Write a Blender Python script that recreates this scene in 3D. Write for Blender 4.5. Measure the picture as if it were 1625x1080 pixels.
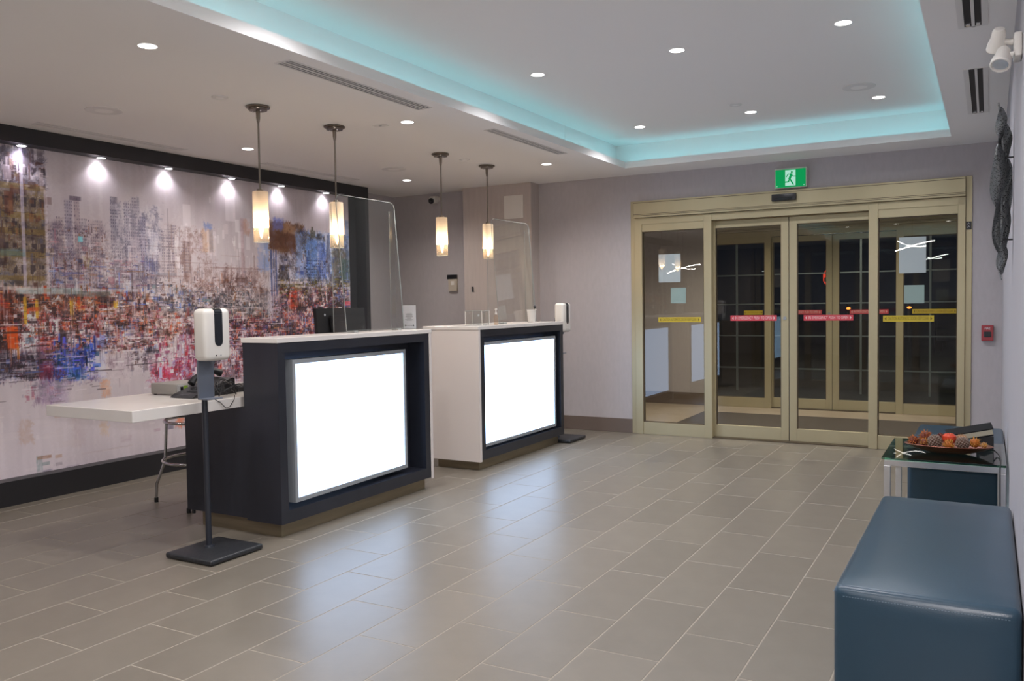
import bpy, bmesh, math, random
import numpy as np
from mathutils import Vector, Matrix

for o in list(bpy.data.objects):
    bpy.data.objects.remove(o)
scene = bpy.context.scene
COL = scene.collection
random.seed(11)
PI = math.pi

# ------------------------------------------------------------------ camera
cam_data = bpy.data.cameras.new('camera')
cam_data.sensor_fit = 'HORIZONTAL'
cam_data.sensor_width = 36.0
cam_data.lens = 36.0 * 1346.07 / 1625.0
cam_data.clip_start = 0.02
camera = bpy.data.objects.new('camera', cam_data)
COL.objects.link(camera)
YAW, PITCH, ROLL = math.radians(-29.3715), math.radians(-2.4966), math.radians(-.8849)
fwd = Vector((math.sin(YAW) * math.cos(PITCH), math.cos(YAW) * math.cos(PITCH), math.sin(PITCH)))
rgt = Vector((math.cos(YAW), -math.sin(YAW), 0))
up = rgt.cross(fwd)
r2 = rgt * math.cos(ROLL) + up * math.sin(ROLL)
u2 = up * math.cos(ROLL) - rgt * math.sin(ROLL)
camera.matrix_world = Matrix(((r2.x, u2.x, -fwd.x, 0), (r2.y, u2.y, -fwd.y, 0), (r2.z, u2.z, -fwd.z, 1.40), (0, 0, 0, 1)))
scene.camera = camera

# ------------------------------------------------------------------ world, exposure
scene.view_settings.view_transform = 'Standard'
scene.view_settings.look = 'None'
scene.view_settings.exposure = 0.0
scene.view_settings.gamma = 1.0
scene.view_settings.use_curve_mapping = False
world = bpy.data.worlds.new('night_sky')
scene.world = world
world.use_nodes = True
world.node_tree.nodes['Background'].inputs[0].default_value = (0.10, 0.14, 0.25, 1)
world.node_tree.nodes['Background'].inputs[1].default_value = 0.04

DOWNLIGHT_W = 16.0
TRAY_W = 17.0
WASHER_W = 1.6
PENDANT_W = 14.0
LED_STRENGTH = 6.5
PANEL_STRENGTH = 3.9
FLASH_W = 30.0
FAR_W = 25.0

def lamp(name, kind, loc, energy, color=(1, 1, 1), target=None, **kw):
    d = bpy.data.lights.new(name, kind)
    d.energy = energy
    d.color = color
    for k, v in kw.items():
        setattr(d, k, v)
    o = bpy.data.objects.new(name, d)
    COL.objects.link(o)
    o.location = loc
    if target is not None:
        o.rotation_euler = (Vector(target) - Vector(loc)).to_track_quat('-Z', 'Y').to_euler()
    return o

# the photographer's small flash, just above the lens
lamp('camera_flash', 'SPOT', (0.012, -0.02, 1.51), FLASH_W * 4, (1.0, 0.95, 0.96), (-3.9, 6.9, 1.9), spot_size=math.radians(140), spot_blend=.3, shadow_soft_size=.02)

# ------------------------------------------------------------------ materials
def mat(name, color=(.5, .5, .5), rough=.5, metal=0.0, spec=.5, noise=0.0, nscale=20.0, bump=0.0, bscale=60.0, coat=0.0, rand=0.0, stretch=None):
    m = bpy.data.materials.new(name)
    m.use_nodes = True
    nt = m.node_tree
    b = nt.nodes['Principled BSDF']
    b.inputs['Base Color'].default_value = (*color, 1)
    b.inputs['Roughness'].default_value = rough
    b.inputs['Metallic'].default_value = metal
    b.inputs['Specular IOR Level'].default_value = spec
    b.inputs['Coat Weight'].default_value = coat
    tc = nt.nodes.new('ShaderNodeTexCoord')
    vec = tc.outputs['Object']
    if stretch:
        mp = nt.nodes.new('ShaderNodeMapping')
        mp.inputs['Scale'].default_value = stretch
        nt.links.new(vec, mp.inputs[0])
        vec = mp.outputs[0]
    if noise > 0 or rand > 0:
        n = nt.nodes.new('ShaderNodeTexNoise')
        n.inputs['Scale'].default_value = nscale
        n.inputs['Detail'].default_value = 6
        nt.links.new(vec, n.inputs['Vector'])
        mr = nt.nodes.new('ShaderNodeMapRange')
        mr.inputs[1].default_value = .3
        mr.inputs[2].default_value = .7
        mr.inputs[3].default_value = 1 - noise
        mr.inputs[4].default_value = 1 + noise
        nt.links.new(n.outputs[0], mr.inputs[0])
        val = mr.outputs[0]
        if rand > 0:
            oi = nt.nodes.new('ShaderNodeObjectInfo')
            m2 = nt.nodes.new('ShaderNodeMapRange')
            m2.inputs[3].default_value = 1 - rand
            m2.inputs[4].default_value = 1 + rand
            nt.links.new(oi.outputs['Random'], m2.inputs[0])
            mu = nt.nodes.new('ShaderNodeMath')
            mu.operation = 'MULTIPLY'
            nt.links.new(val, mu.inputs[0])
            nt.links.new(m2.outputs[0], mu.inputs[1])
            val = mu.outputs[0]
        vm = nt.nodes.new('ShaderNodeVectorMath')
        vm.operation = 'SCALE'
        vm.inputs[0].default_value = color
        nt.links.new(val, vm.inputs['Scale'])
        nt.links.new(vm.outputs[0], b.inputs['Base Color'])
    if bump > 0:
        n = nt.nodes.new('ShaderNodeTexNoise')
        n.inputs['Scale'].default_value = bscale
        n.inputs['Detail'].default_value = 5
        nt.links.new(vec, n.inputs['Vector'])
        bp_ = nt.nodes.new('ShaderNodeBump')
        bp_.inputs['Strength'].default_value = bump
        bp_.inputs['Distance'].default_value = .004
        nt.links.new(n.outputs[0], bp_.inputs['Height'])
        nt.links.new(bp_.outputs[0], b.inputs['Normal'])
    return m

def emit(name, color, strength):
    m = bpy.data.materials.new(name)
    m.use_nodes = True
    nt = m.node_tree
    nt.nodes.clear()
    e = nt.nodes.new('ShaderNodeEmission')
    e.inputs[0].default_value = (*color, 1)
    e.inputs[1].default_value = strength
    o = nt.nodes.new('ShaderNodeOutputMaterial')
    nt.links.new(e.outputs[0], o.inputs[0])
    return m

def sheet_glass(name, tint=(.93, .96, .95), ior=1.5, rough=0.0, boost=1.0, haze=0.0):
    """clear pane: tinted see-through with Fresnel reflections"""
    m = bpy.data.materials.new(name)
    m.use_nodes = True
    nt = m.node_tree
    nt.nodes.clear()
    t = nt.nodes.new('ShaderNodeBsdfTransparent')
    t.inputs[0].default_value = (*tint, 1)
    g = nt.nodes.new('ShaderNodeBsdfGlossy')
    g.inputs['Roughness'].default_value = rough
    f = nt.nodes.new('ShaderNodeFresnel')
    f.inputs['IOR'].default_value = ior
    mu = nt.nodes.new('ShaderNodeMath')
    mu.operation = 'MULTIPLY'
    mu.use_clamp = True
    mu.inputs[1].default_value = boost
    ge = nt.nodes.new('ShaderNodeNewGeometry')
    iv = nt.nodes.new('ShaderNodeMath')
    iv.operation = 'SUBTRACT'
    iv.inputs[0].default_value = 1.0
    nt.links.new(ge.outputs['Backfacing'], iv.inputs[1])
    m0 = nt.nodes.new('ShaderNodeMath')
    m0.operation = 'MULTIPLY'
    nt.links.new(f.outputs[0], m0.inputs[0])
    nt.links.new(iv.outputs[0], m0.inputs[1])
    nt.links.new(m0.outputs[0], mu.inputs[0])
    mx = nt.nodes.new('ShaderNodeMixShader')
    nt.links.new(mu.outputs[0], mx.inputs[0])
    nt.links.new(t.outputs[0], mx.inputs[1])
    nt.links.new(g.outputs[0], mx.inputs[2])
    out = nt.nodes.new('ShaderNodeOutputMaterial')
    last = mx.outputs[0]
    if haze > 0:
        d = nt.nodes.new('ShaderNodeBsdfDiffuse')
        d.inputs[0].default_value = (.8, .82, .82, 1)
        m2 = nt.nodes.new('ShaderNodeMixShader')
        m2.inputs[0].default_value = haze
        nt.links.new(last, m2.inputs[1])
        nt.links.new(d.outputs[0], m2.inputs[2])
        last = m2.outputs[0]
    nt.links.new(last, out.inputs[0])
    return m

M = {}
M['ceiling'] = mat('white_ceiling_paint', (.87, .85, .83), .85, bump=.05, bscale=150)
M['wallpaper'] = mat('lilac_grey_wallpaper', (.46, .43, .44), .75, noise=.03, nscale=40, bump=.10, bscale=90, stretch=(1, 1, .35))
M['wallpaper2'] = mat('lilac_grey_wallpaper_fine', (.43, .415, .44), .8, noise=.05, nscale=60, stretch=(1, 1, .1))
M['base'] = mat('taupe_baseboard', (.15, .115, .095), .5)
M['tile'] = mat('taupe_porcelain_tile', (.172, .151, .122), .36, noise=.05, nscale=7, bump=.05, bscale=35, rand=.05)
M['tilebody'] = M['tile']
M['grout'] = mat('pale_grout', (.30, .265, .215), .8)
M['laminate'] = mat('black_plum_laminate', (.020, .022, .031), .33, noise=.15, nscale=9, stretch=(1, 1, .15))
M['mural_frame'] = mat('charcoal_frame_laminate', (.020, .020, .024), .45)
M['solid'] = mat('white_solid_surface', (.72, .685, .65), .22, noise=.02, nscale=5)
M['panelwhite'] = mat('white_side_laminate', (.68, .625, .59), .4)
M['kick'] = mat('bronze_toe_kick', (.26, .215, .145), .36, metal=.7, noise=.15, nscale=3, stretch=(1, 1, 12))
M['alu'] = mat('brushed_aluminium', (.30, .32, .34), .45, metal=.15)
M['bronze'] = mat('champagne_anodised_aluminium', (.47, .41, .26), .42, metal=.45, noise=.03, nscale=4, stretch=(1, 1, .1))
M['bronzedark'] = mat('dark_bronze_gasket', (.10, .075, .045), .5, metal=.3)
M['black'] = mat('black_plastic', (.012, .012, .014), .35)
M['cloth'] = mat('black_book_cloth', (.010, .011, .012), .8, spec=.15)
M['rubber'] = mat('black_rubber', (.012, .012, .012), .7)
M['blacksteel'] = mat('black_powder_coated_steel', (.022, .024, .028), .45, noise=.4, nscale=60)
M['poleblue'] = mat('charcoal_painted_pole', (.02, .023, .032), .4)
M['whiteplastic'] = mat('white_abs_plastic', (.72, .69, .64), .3)
M['greyplastic'] = mat('grey_plate', (.13, .15, .19), .45)
M['chrome'] = mat('polished_chrome', (.9, .9, .92), .26, metal=1)
M['darkchrome'] = mat('dull_chrome_tube', (.50, .50, .50), .14, metal=1)
M['nickel'] = mat('brushed_nickel', (.22, .185, .15), .32, metal=1)
M['leather'] = mat('slate_blue_vinyl', (.027, .060, .092), .29, noise=.06, nscale=3, bump=.12, bscale=260)
M['thread'] = mat('grey_blue_thread', (.16, .22, .28), .6)
M['paper'] = mat('white_paper', (.70, .70, .74), .7)
M['ink'] = mat('grey_ink', (.12, .12, .13), .7)
M['red'] = mat('red_sticker', (.55, .055, .075), .5)
M['redtext'] = mat('pale_pink_print', (.75, .55, .55), .5)
M['yellow'] = mat('yellow_sticker', (.55, .42, .03), .5)
M['yellowtext'] = mat('dark_olive_print', (.18, .12, .01), .5)
M['green'] = emit('backlit_green', (.006, .30, .085), 1.0)
M['greenwhite'] = emit('backlit_pale_green', (.42, .72, .60), 1.0)
M['firered'] = mat('fire_alarm_red', (.32, .02, .03), .35)
M['smoked'] = mat('smoked_plastic', (.01, .012, .016), .12)
M['glass'] = sheet_glass('door_glass', (.90, .93, .92), 1.5, boost=2.0)
M['acrylic'] = sheet_glass('clear_acrylic', (.965, .975, .975), 1.4, boost=1.3, haze=.012)
M['acrylicedge'] = mat('polished_acrylic_edge', (.30, .32, .31), .15)
M['tableglass'] = sheet_glass('dark_green_table_glass', (.48, .66, .58), 1.5, boost=1.8)
M['matdark'] = mat('dark_entrance_mat', (.075, .060, .050), .95, noise=.2, nscale=80)
M['asphalt'] = mat('night_asphalt', (.04, .04, .04), .9, noise=.3, nscale=3)
M['lampwhite'] = emit('lit_lamp_lens', (1, .97, .93), 12)
M['washer'] = emit('lit_washer_lens', (1, .97, 1), 14)
M['bulb'] = emit('lit_filament_bulb', (1, .66, .30), 22)
M['led'] = emit('cyan_led_strip', (.26, .78, .92), LED_STRENGTH)
M['panel'] = emit('lit_acrylic_panel', (.50, .69, 1.0), PANEL_STRENGTH)
M['amber'] = emit('amber_lamp', (1, .25, .04), 4)
M['redglow'] = emit('red_lit_sign', (.9, .06, .03), 1.2)
M['whiteglow'] = emit('white_lit_lamp', (.75, .85, 1), 5)
M['darkgrey'] = mat('dark_grey_paint', (.05, .05, .055), .5)

# ------------------------------------------------------------------ mesh helpers
def BM():
    return bmesh.new()

def box(bm, x0, x1, y0, y1, z0, z1, bev=0.0, seg=2):
    x0, x1 = min(x0, x1), max(x0, x1)
    y0, y1 = min(y0, y1), max(y0, y1)
    z0, z1 = min(z0, z1), max(z0, z1)
    mtx = Matrix.Translation(((x0 + x1) / 2, (y0 + y1) / 2, (z0 + z1) / 2)) @ Matrix.Diagonal((x1 - x0, y1 - y0, z1 - z0, 1))
    r = bmesh.ops.create_cube(bm, size=1, matrix=mtx)
    if bev > 0:
        es = list({e for v in r['verts'] for e in v.link_edges})
        bmesh.ops.bevel(bm, geom=es, offset=bev, segments=seg, profile=.5, affect='EDGES')
    return bm

def cyl(bm, p0, p1, r, r1=None, n=20, caps=True):
    p0, p1 = Vector(p0), Vector(p1)
    if r1 is None:
        r1 = r
    d = p1 - p0
    q = Vector((0, 0, 1)).rotation_difference(d.normalized()).to_matrix().to_4x4()
    mtx = Matrix.Translation((p0 + p1) / 2) @ q
    bmesh.ops.create_cone(bm, cap_ends=caps, cap_tris=False, segments=n, radius1=r, radius2=r1, depth=d.length, matrix=mtx)
    return bm

def ball(bm, c, r, sx=1, sy=1, sz=1, u=16, v=10):
    bmesh.ops.create_uvsphere(bm, u_segments=u, v_segments=v, radius=1, matrix=Matrix.Translation(c) @ Matrix.Diagonal((r * sx, r * sy, r * sz, 1)))
    return bm

def lathe(bm, prof, c=(0, 0, 0), n=28, sx=1, sy=1):
    rings = []
    for r, z in prof:
        rings.append([bm.verts.new((c[0] + r * math.cos(2 * PI * i / n) * sx, c[1] + r * math.sin(2 * PI * i / n) * sy, c[2] + z)) for i in range(n)])
    for a, b in zip(rings, rings[1:]):
        for i in range(n):
            bm.faces.new((a[i], a[(i + 1) % n], b[(i + 1) % n], b[i]))
    if prof[0][0] > 1e-6:
        bm.faces.new(list(reversed(rings[0])))
    if prof[-1][0] > 1e-6:
        bm.faces.new(rings[-1])
    return bm

def tube(bm, pts, r, n=10, closed=False):
    pts = [Vector(p) for p in pts]
    rings = []
    m = len(pts)
    prev = None
    for i, p in enumerate(pts):
        if closed:
            t = (pts[(i + 1) % m] - pts[(i - 1) % m]).normalized()
        else:
            t = (pts[min(i + 1, m - 1)] - pts[max(i - 1, 0)]).normalized()
        if prev is None:
            a = t.orthogonal().normalized()
        else:
            a = (prev - t * prev.dot(t)).normalized()
        prev = a
        b = t.cross(a)
        rr = r[i] if isinstance(r, (list, tuple)) else r
        rings.append([bm.verts.new(p + a * rr * math.cos(2 * PI * k / n) + b * rr * math.sin(2 * PI * k / n)) for k in range(n)])
    rg = range(m if closed else m - 1)
    for i in rg:
        a, b = rings[i], rings[(i + 1) % m]
        for k in range(n):
            bm.faces.new((a[k], a[(k + 1) % n], b[(k + 1) % n], b[k]))
    if not closed:
        bm.faces.new(list(reversed(rings[0])))
        bm.faces.new(rings[-1])
    return bm

def prism(bm, pts, axis, d0, d1):
    """extrude a 2-D outline along an axis (0: x, 1: y, 2: z)"""
    def P(p, d):
        q = list(p)
        q.insert(axis, d)
        return q
    a = [bm.verts.new(P(p, d0)) for p in pts]
    b = [bm.verts.new(P(p, d1)) for p in pts]
    bm.faces.new(a)
    bm.faces.new(list(reversed(b)))
    n = len(pts)
    for i in range(n):
        bm.faces.new((a[i], b[i], b[(i + 1) % n], a[(i + 1) % n]))
    return bm

def world_loc(o):
    v = Vector((0, 0, 0))
    while o is not None:
        v += o.location
        o = o.parent
    return v

def obj(name, bm, m, parent=None, smooth=False, loc=None, kind=None):
    """one mesh object; vertices are given in world coordinates"""
    me = bpy.data.meshes.new(name)
    bmesh.ops.recalc_face_normals(bm, faces=bm.faces)
    org = Vector(loc) if loc is not None else (world_loc(parent) if parent is not None else Vector((0, 0, 0)))
    bmesh.ops.translate(bm, verts=bm.verts, vec=-org)
    bm.to_mesh(me)
    bm.free()
    ms = m if isinstance(m, (list, tuple)) else [m]
    for q in ms:
        me.materials.append(q)
    if smooth:
        for p in me.polygons:
            p.use_smooth = True
        try:
            me.set_sharp_from_angle(angle=math.radians(38))
        except Exception:
            pass
    o = bpy.data.objects.new(name, me)
    COL.objects.link(o)
    if parent is not None:
        o.parent = parent
        o.location = org - world_loc(parent)
    else:
        o.location = org
    if kind:
        o['kind'] = kind
    return o

def thing(name, label, cat, loc=(0, 0, 0), group=None):
    o = bpy.data.objects.new(name, None)
    COL.objects.link(o)
    o.location = loc
    o.empty_display_size = .1
    o['label'] = label
    o['category'] = cat
    if group:
        o['group'] = group
    return o

def tag(o, label, cat, group=None):
    o['label'] = label
    o['category'] = cat
    if group:
        o['group'] = group
    return o

def empty_structure(name, loc=(0, 0, 0)):
    o = bpy.data.objects.new(name, None)
    COL.objects.link(o)
    o.location = loc
    o['kind'] = 'structure'
    return o

def dup(root, loc, label=None, group=None):
    r = root.copy()
    COL.objects.link(r)
    r.location = loc
    if label:
        r['label'] = label
    if group:
        r['group'] = group
    for ch in list(root.children):
        c = ch.copy()
        COL.objects.link(c)
        c.parent = r
        for g in list(ch.children):
            d = g.copy()
            COL.objects.link(d)
            d.parent = c
    return r

def text_obj(name, body, size, m, parent, loc, rot, extrude=.0006, width=None, align='CENTER'):
    cu = bpy.data.curves.new(name, 'FONT')
    cu.body = body
    cu.size = size
    cu.extrude = extrude
    cu.align_x = align
    cu.align_y = 'CENTER'
    tmp = bpy.data.objects.new(name, cu)
    COL.objects.link(tmp)
    dg = bpy.context.evaluated_depsgraph_get()
    me = bpy.data.meshes.new_from_object(tmp.evaluated_get(dg))
    bpy.data.objects.remove(tmp)
    me.materials.clear()
    me.materials.append(m)
    o = bpy.data.objects.new(name, me)
    COL.objects.link(o)
    if width:
        xs = [v.co.x for v in me.vertices]
        w = max(xs) - min(xs)
        cx = (max(xs) + min(xs)) / 2
        for v in me.vertices:
            v.co.x = (v.co.x - cx) * width / w
    o.parent = parent
    o.location = Vector(loc) - world_loc(parent)
    o.rotation_euler = rot
    return o

H = 2.73      # lower ceiling
YE = 8.487    # entrance wall
XW = .10     # right-hand wall
XB = -6.42    # wall behind the mural box
YB = -5.2     # wall behind the camera
TX0, TX1, TY0, TY1 = -3.178, -.285, -4.2, 8.0   # ceiling tray

# ------------------------------------------------------------------ room shell
fl = obj('floor', box(BM(), XB - .1, XW + .1, YB - .1, YE + .06, -.10, -.0010), M['grout'], kind='structure')

TW, TL, J = .3055, .650, .0045
def tile_mesh(w, l, name):
    bm = BM()
    a, c = w / 2, l / 2
    b = .0018
    top = [bm.verts.new(p) for p in ((-a + b, -c + b, 0), (a - b, -c + b, 0), (a - b, c - b, 0), (-a + b, c - b, 0))]
    mid = [bm.verts.new(p) for p in ((-a, -c, -b), (a, -c, -b), (a, c, -b), (-a, c, -b))]
    bot = [bm.verts.new(p) for p in ((-a, -c, -.008), (a, -c, -.008), (a, c, -.008), (-a, c, -.008))]
    bm.faces.new(top)
    for q, r in ((top, mid), (mid, bot)):
        for i in range(4):
            bm.faces.new((q[i], q[(i + 1) % 4], r[(i + 1) % 4], r[i]))
    bmesh.ops.recalc_face_normals(bm, faces=bm.faces)
    me = bpy.data.meshes.new(name)
    bm.to_mesh(me)
    bm.free()
    me.materials.append(M['tile'])
    return me

inv = camera.matrix_world.inverted()
def px(p):
    v = inv @ Vector(p)
    if v.z > -.05:
        return None
    return (812.5 + 1346.07 * v.x / -v.z, 540 - 1346.07 * v.y / -v.z, -v.z)

full_tile = tile_mesh(TW - J, TL - J, 'tile')
cands, rest = [], []
for i in range(-21, 5):
    xa = -1.4145 + i * TW
    xb = xa + TW
    off = 3.094 if i % 2 == 0 else 3.094 + TL / 2
    if xb < XB or xa > XW:
        continue
    for k in range(-13, 10):
        ya = off + k * TL
        yb = ya + TL
        if yb < YB or ya > YE:
            continue
        cx0, cx1, cy0, cy1 = max(xa + J / 2, XB), min(xb - J / 2, XW), max(ya + J / 2, YB), min(yb - J / 2, YE)
        if cx1 - cx0 < .01 or cy1 - cy0 < .01:
            continue
        ps = [px((u, v, 0)) for u in (cx0, cx1) for v in (cy0, cy1)]
        vis = all(p is not None for p in ps) and any(-30 < p[0] < 1655 and 0 < p[1] < 1090 for p in ps)
        hidden = (cx1 < -3.80 and cx0 > -6.1 and cy0 > 4.6) or (cx0 > -.44 and cy0 > 2.94)
        (cands if (vis and not hidden) else rest).append((cx0, cx1, cy0, cy1, ps[0][2] if ps[0] else 99))
cands.sort(key=lambda c: c[4])
for c in cands[295:]:
    rest.append(c)
cands = cands[:295]
for x0, x1, y0, y1, _ in cands:
    whole = abs((x1 - x0) - (TW - J)) < 1e-4 and abs((y1 - y0) - (TL - J)) < 1e-4
    me = full_tile if whole else tile_mesh(x1 - x0, y1 - y0, 'tile_cut')
    o = bpy.data.objects.new('tile', me)
    COL.objects.link(o)
    o.parent = fl
    o.location = ((x0 + x1) / 2, (y0 + y1) / 2, 0)
bm = BM()
for x0, x1, y0, y1, _ in rest:
    box(bm, x0, x1, y0, y1, -.008, 0)
obj('tile_field', bm, M['tile'], fl, kind='stuff')

# ceiling: lower soffit with its tray
bm = BM()
T = .05
box(bm, XB - .1, TX0 - .02, YB - .1, YE + .02, H, H + T)
box(bm, TX1 + .02, XW + .1, YB - .1, YE + .02, H, H + T)
box(bm, TX0 - .02, TX1 + .02, YB - .1, TY0 - .02, H, H + T)
box(bm, TX0 - .02, TX1 + .02, TY1 + .02, YE + .02, H, H + T)
ceil = obj('ceiling', bm, M['ceiling'], kind='structure')
LG = .15     # ledge behind the lip
TZ = 2.985   # tray top
bm = BM()
for a in ((TX0 - .02, TX0, TY0 - .02, TY1 + .02), (TX1, TX1 + .02, TY0 - .02, TY1 + .02), (TX0, TX1, TY0 - .02, TY0), (TX0, TX1, TY1, TY1 + .02)):
    box(bm, *a, H - .0005, H + .062)
obj('tray_lip', bm, M['ceiling'], ceil)
bm = BM()
a0, a1, b0, b1 = TX0 - LG, TX1 + LG, TY0 - LG, TY1 + LG
for a in ((a0 - .03, a0, b0 - .03, b1 + .03), (a1, a1 + .03, b0 - .03, b1 + .03), (a0, a1, b0 - .03, b0), (a0, a1, b1, b1 + .03)):
    box(bm, *a, H + T, TZ + .01)
obj('tray_face', bm, M['ceiling'], ceil)
bm = BM()
for z0, z1, y in ((H + T, TZ, b1),):
    box(bm, a0, a0 + .004, 6.93, 6.934, z0, z1)
obj('tray_joint', bm, M['ceiling'], ceil)
obj('tray_top', box(BM(), a0 - .05, a1 + .05, b0 - .05, b1 + .05, TZ, TZ + .04), M['ceiling'], ceil)
bm = BM()
w = .012
o_ = .035
box(bm, TX0 - o_ - w, TX0 - o_, TY0, TY1, H + T, H + T + .008)
box(bm, TX1 + o_, TX1 + o_ + w, TY0, TY1, H + T, H + T + .008)
box(bm, TX0, TX1, TY1 + o_, TY1 + o_ + w, H + T, H + T + .008)
box(bm, TX0, TX1, TY0 - o_ - w, TY0 - o_, H + T, H + T + .008)
obj('led_strip', bm, M['led'], ceil)

# walls
obj('wall_right', box(BM(), XW, XW + .12, YB - .1, YE + .12, 0, H), M['wallpaper2'], kind='structure')
obj('wall_back', box(BM(), XB - .1, XW, YB - .12, YB, 0, H), M['wallpaper'], kind='structure')
obj('wall_left', box(BM(), XB - .12, XB, YB, YE + .12, 0, H), M['wallpaper'], kind='structure')
DX0, DX1, DZ = -3.31, -.135, 2.452
bm = BM()
box(bm, XB, DX0, YE, YE + .14, 0, H)
box(bm, DX1, XW, YE, YE + .14, 0, H)
box(bm, DX0, DX1, YE, YE + .14, DZ, H)
obj('wall_front', bm, M['wallpaper'], kind='structure')
COLX0, COLX1, COLY = -5.29, -4.405, 8.30
obj('wall_column', box(BM(), COLX0, COLX1, COLY, YE, 0, H), mat('beige_grey_wallpaper', (.48, .42, .39), .75, noise=.05, nscale=30, stretch=(1, 1, .12)), kind='structure')
bm = BM()
box(bm, COLX1, DX0, YE - .014, YE, 0, .15, .002)
obj('baseboard_front', bm, M['base'], kind='structure')
obj('baseboard_right', box(BM(), DX1, XW, YE - .014, YE, 0, .15, .002), M['base'], kind='structure')

# ------------------------------------------------------------------ mural wall
XM = -6.25
MY1 = 7.42
fr = thing('mural_surround', 'charcoal shadow-box frame around the city mural, lamps under its header', 'frame', (XB + .1, 3, 0))
FX = -6.12
obj('header', box(BM(), XB + .012, FX, -1.2, 7.615, 2.615, H), M['mural_frame'], fr)
obj('plinth', box(BM(), XB + .012, FX, -1.2, 7.615, 0, .178), M['mural_frame'], fr)
obj('jamb', box(BM(), XB + .012, FX, 7.555, 7.615, .178, 2.615), M['mural_frame'], fr)
obj('backing_panel', box(BM(), XB + .012, XM - .012, -1.2, 7.555, .178, 2.615), M['mural_frame'], fr)

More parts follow.
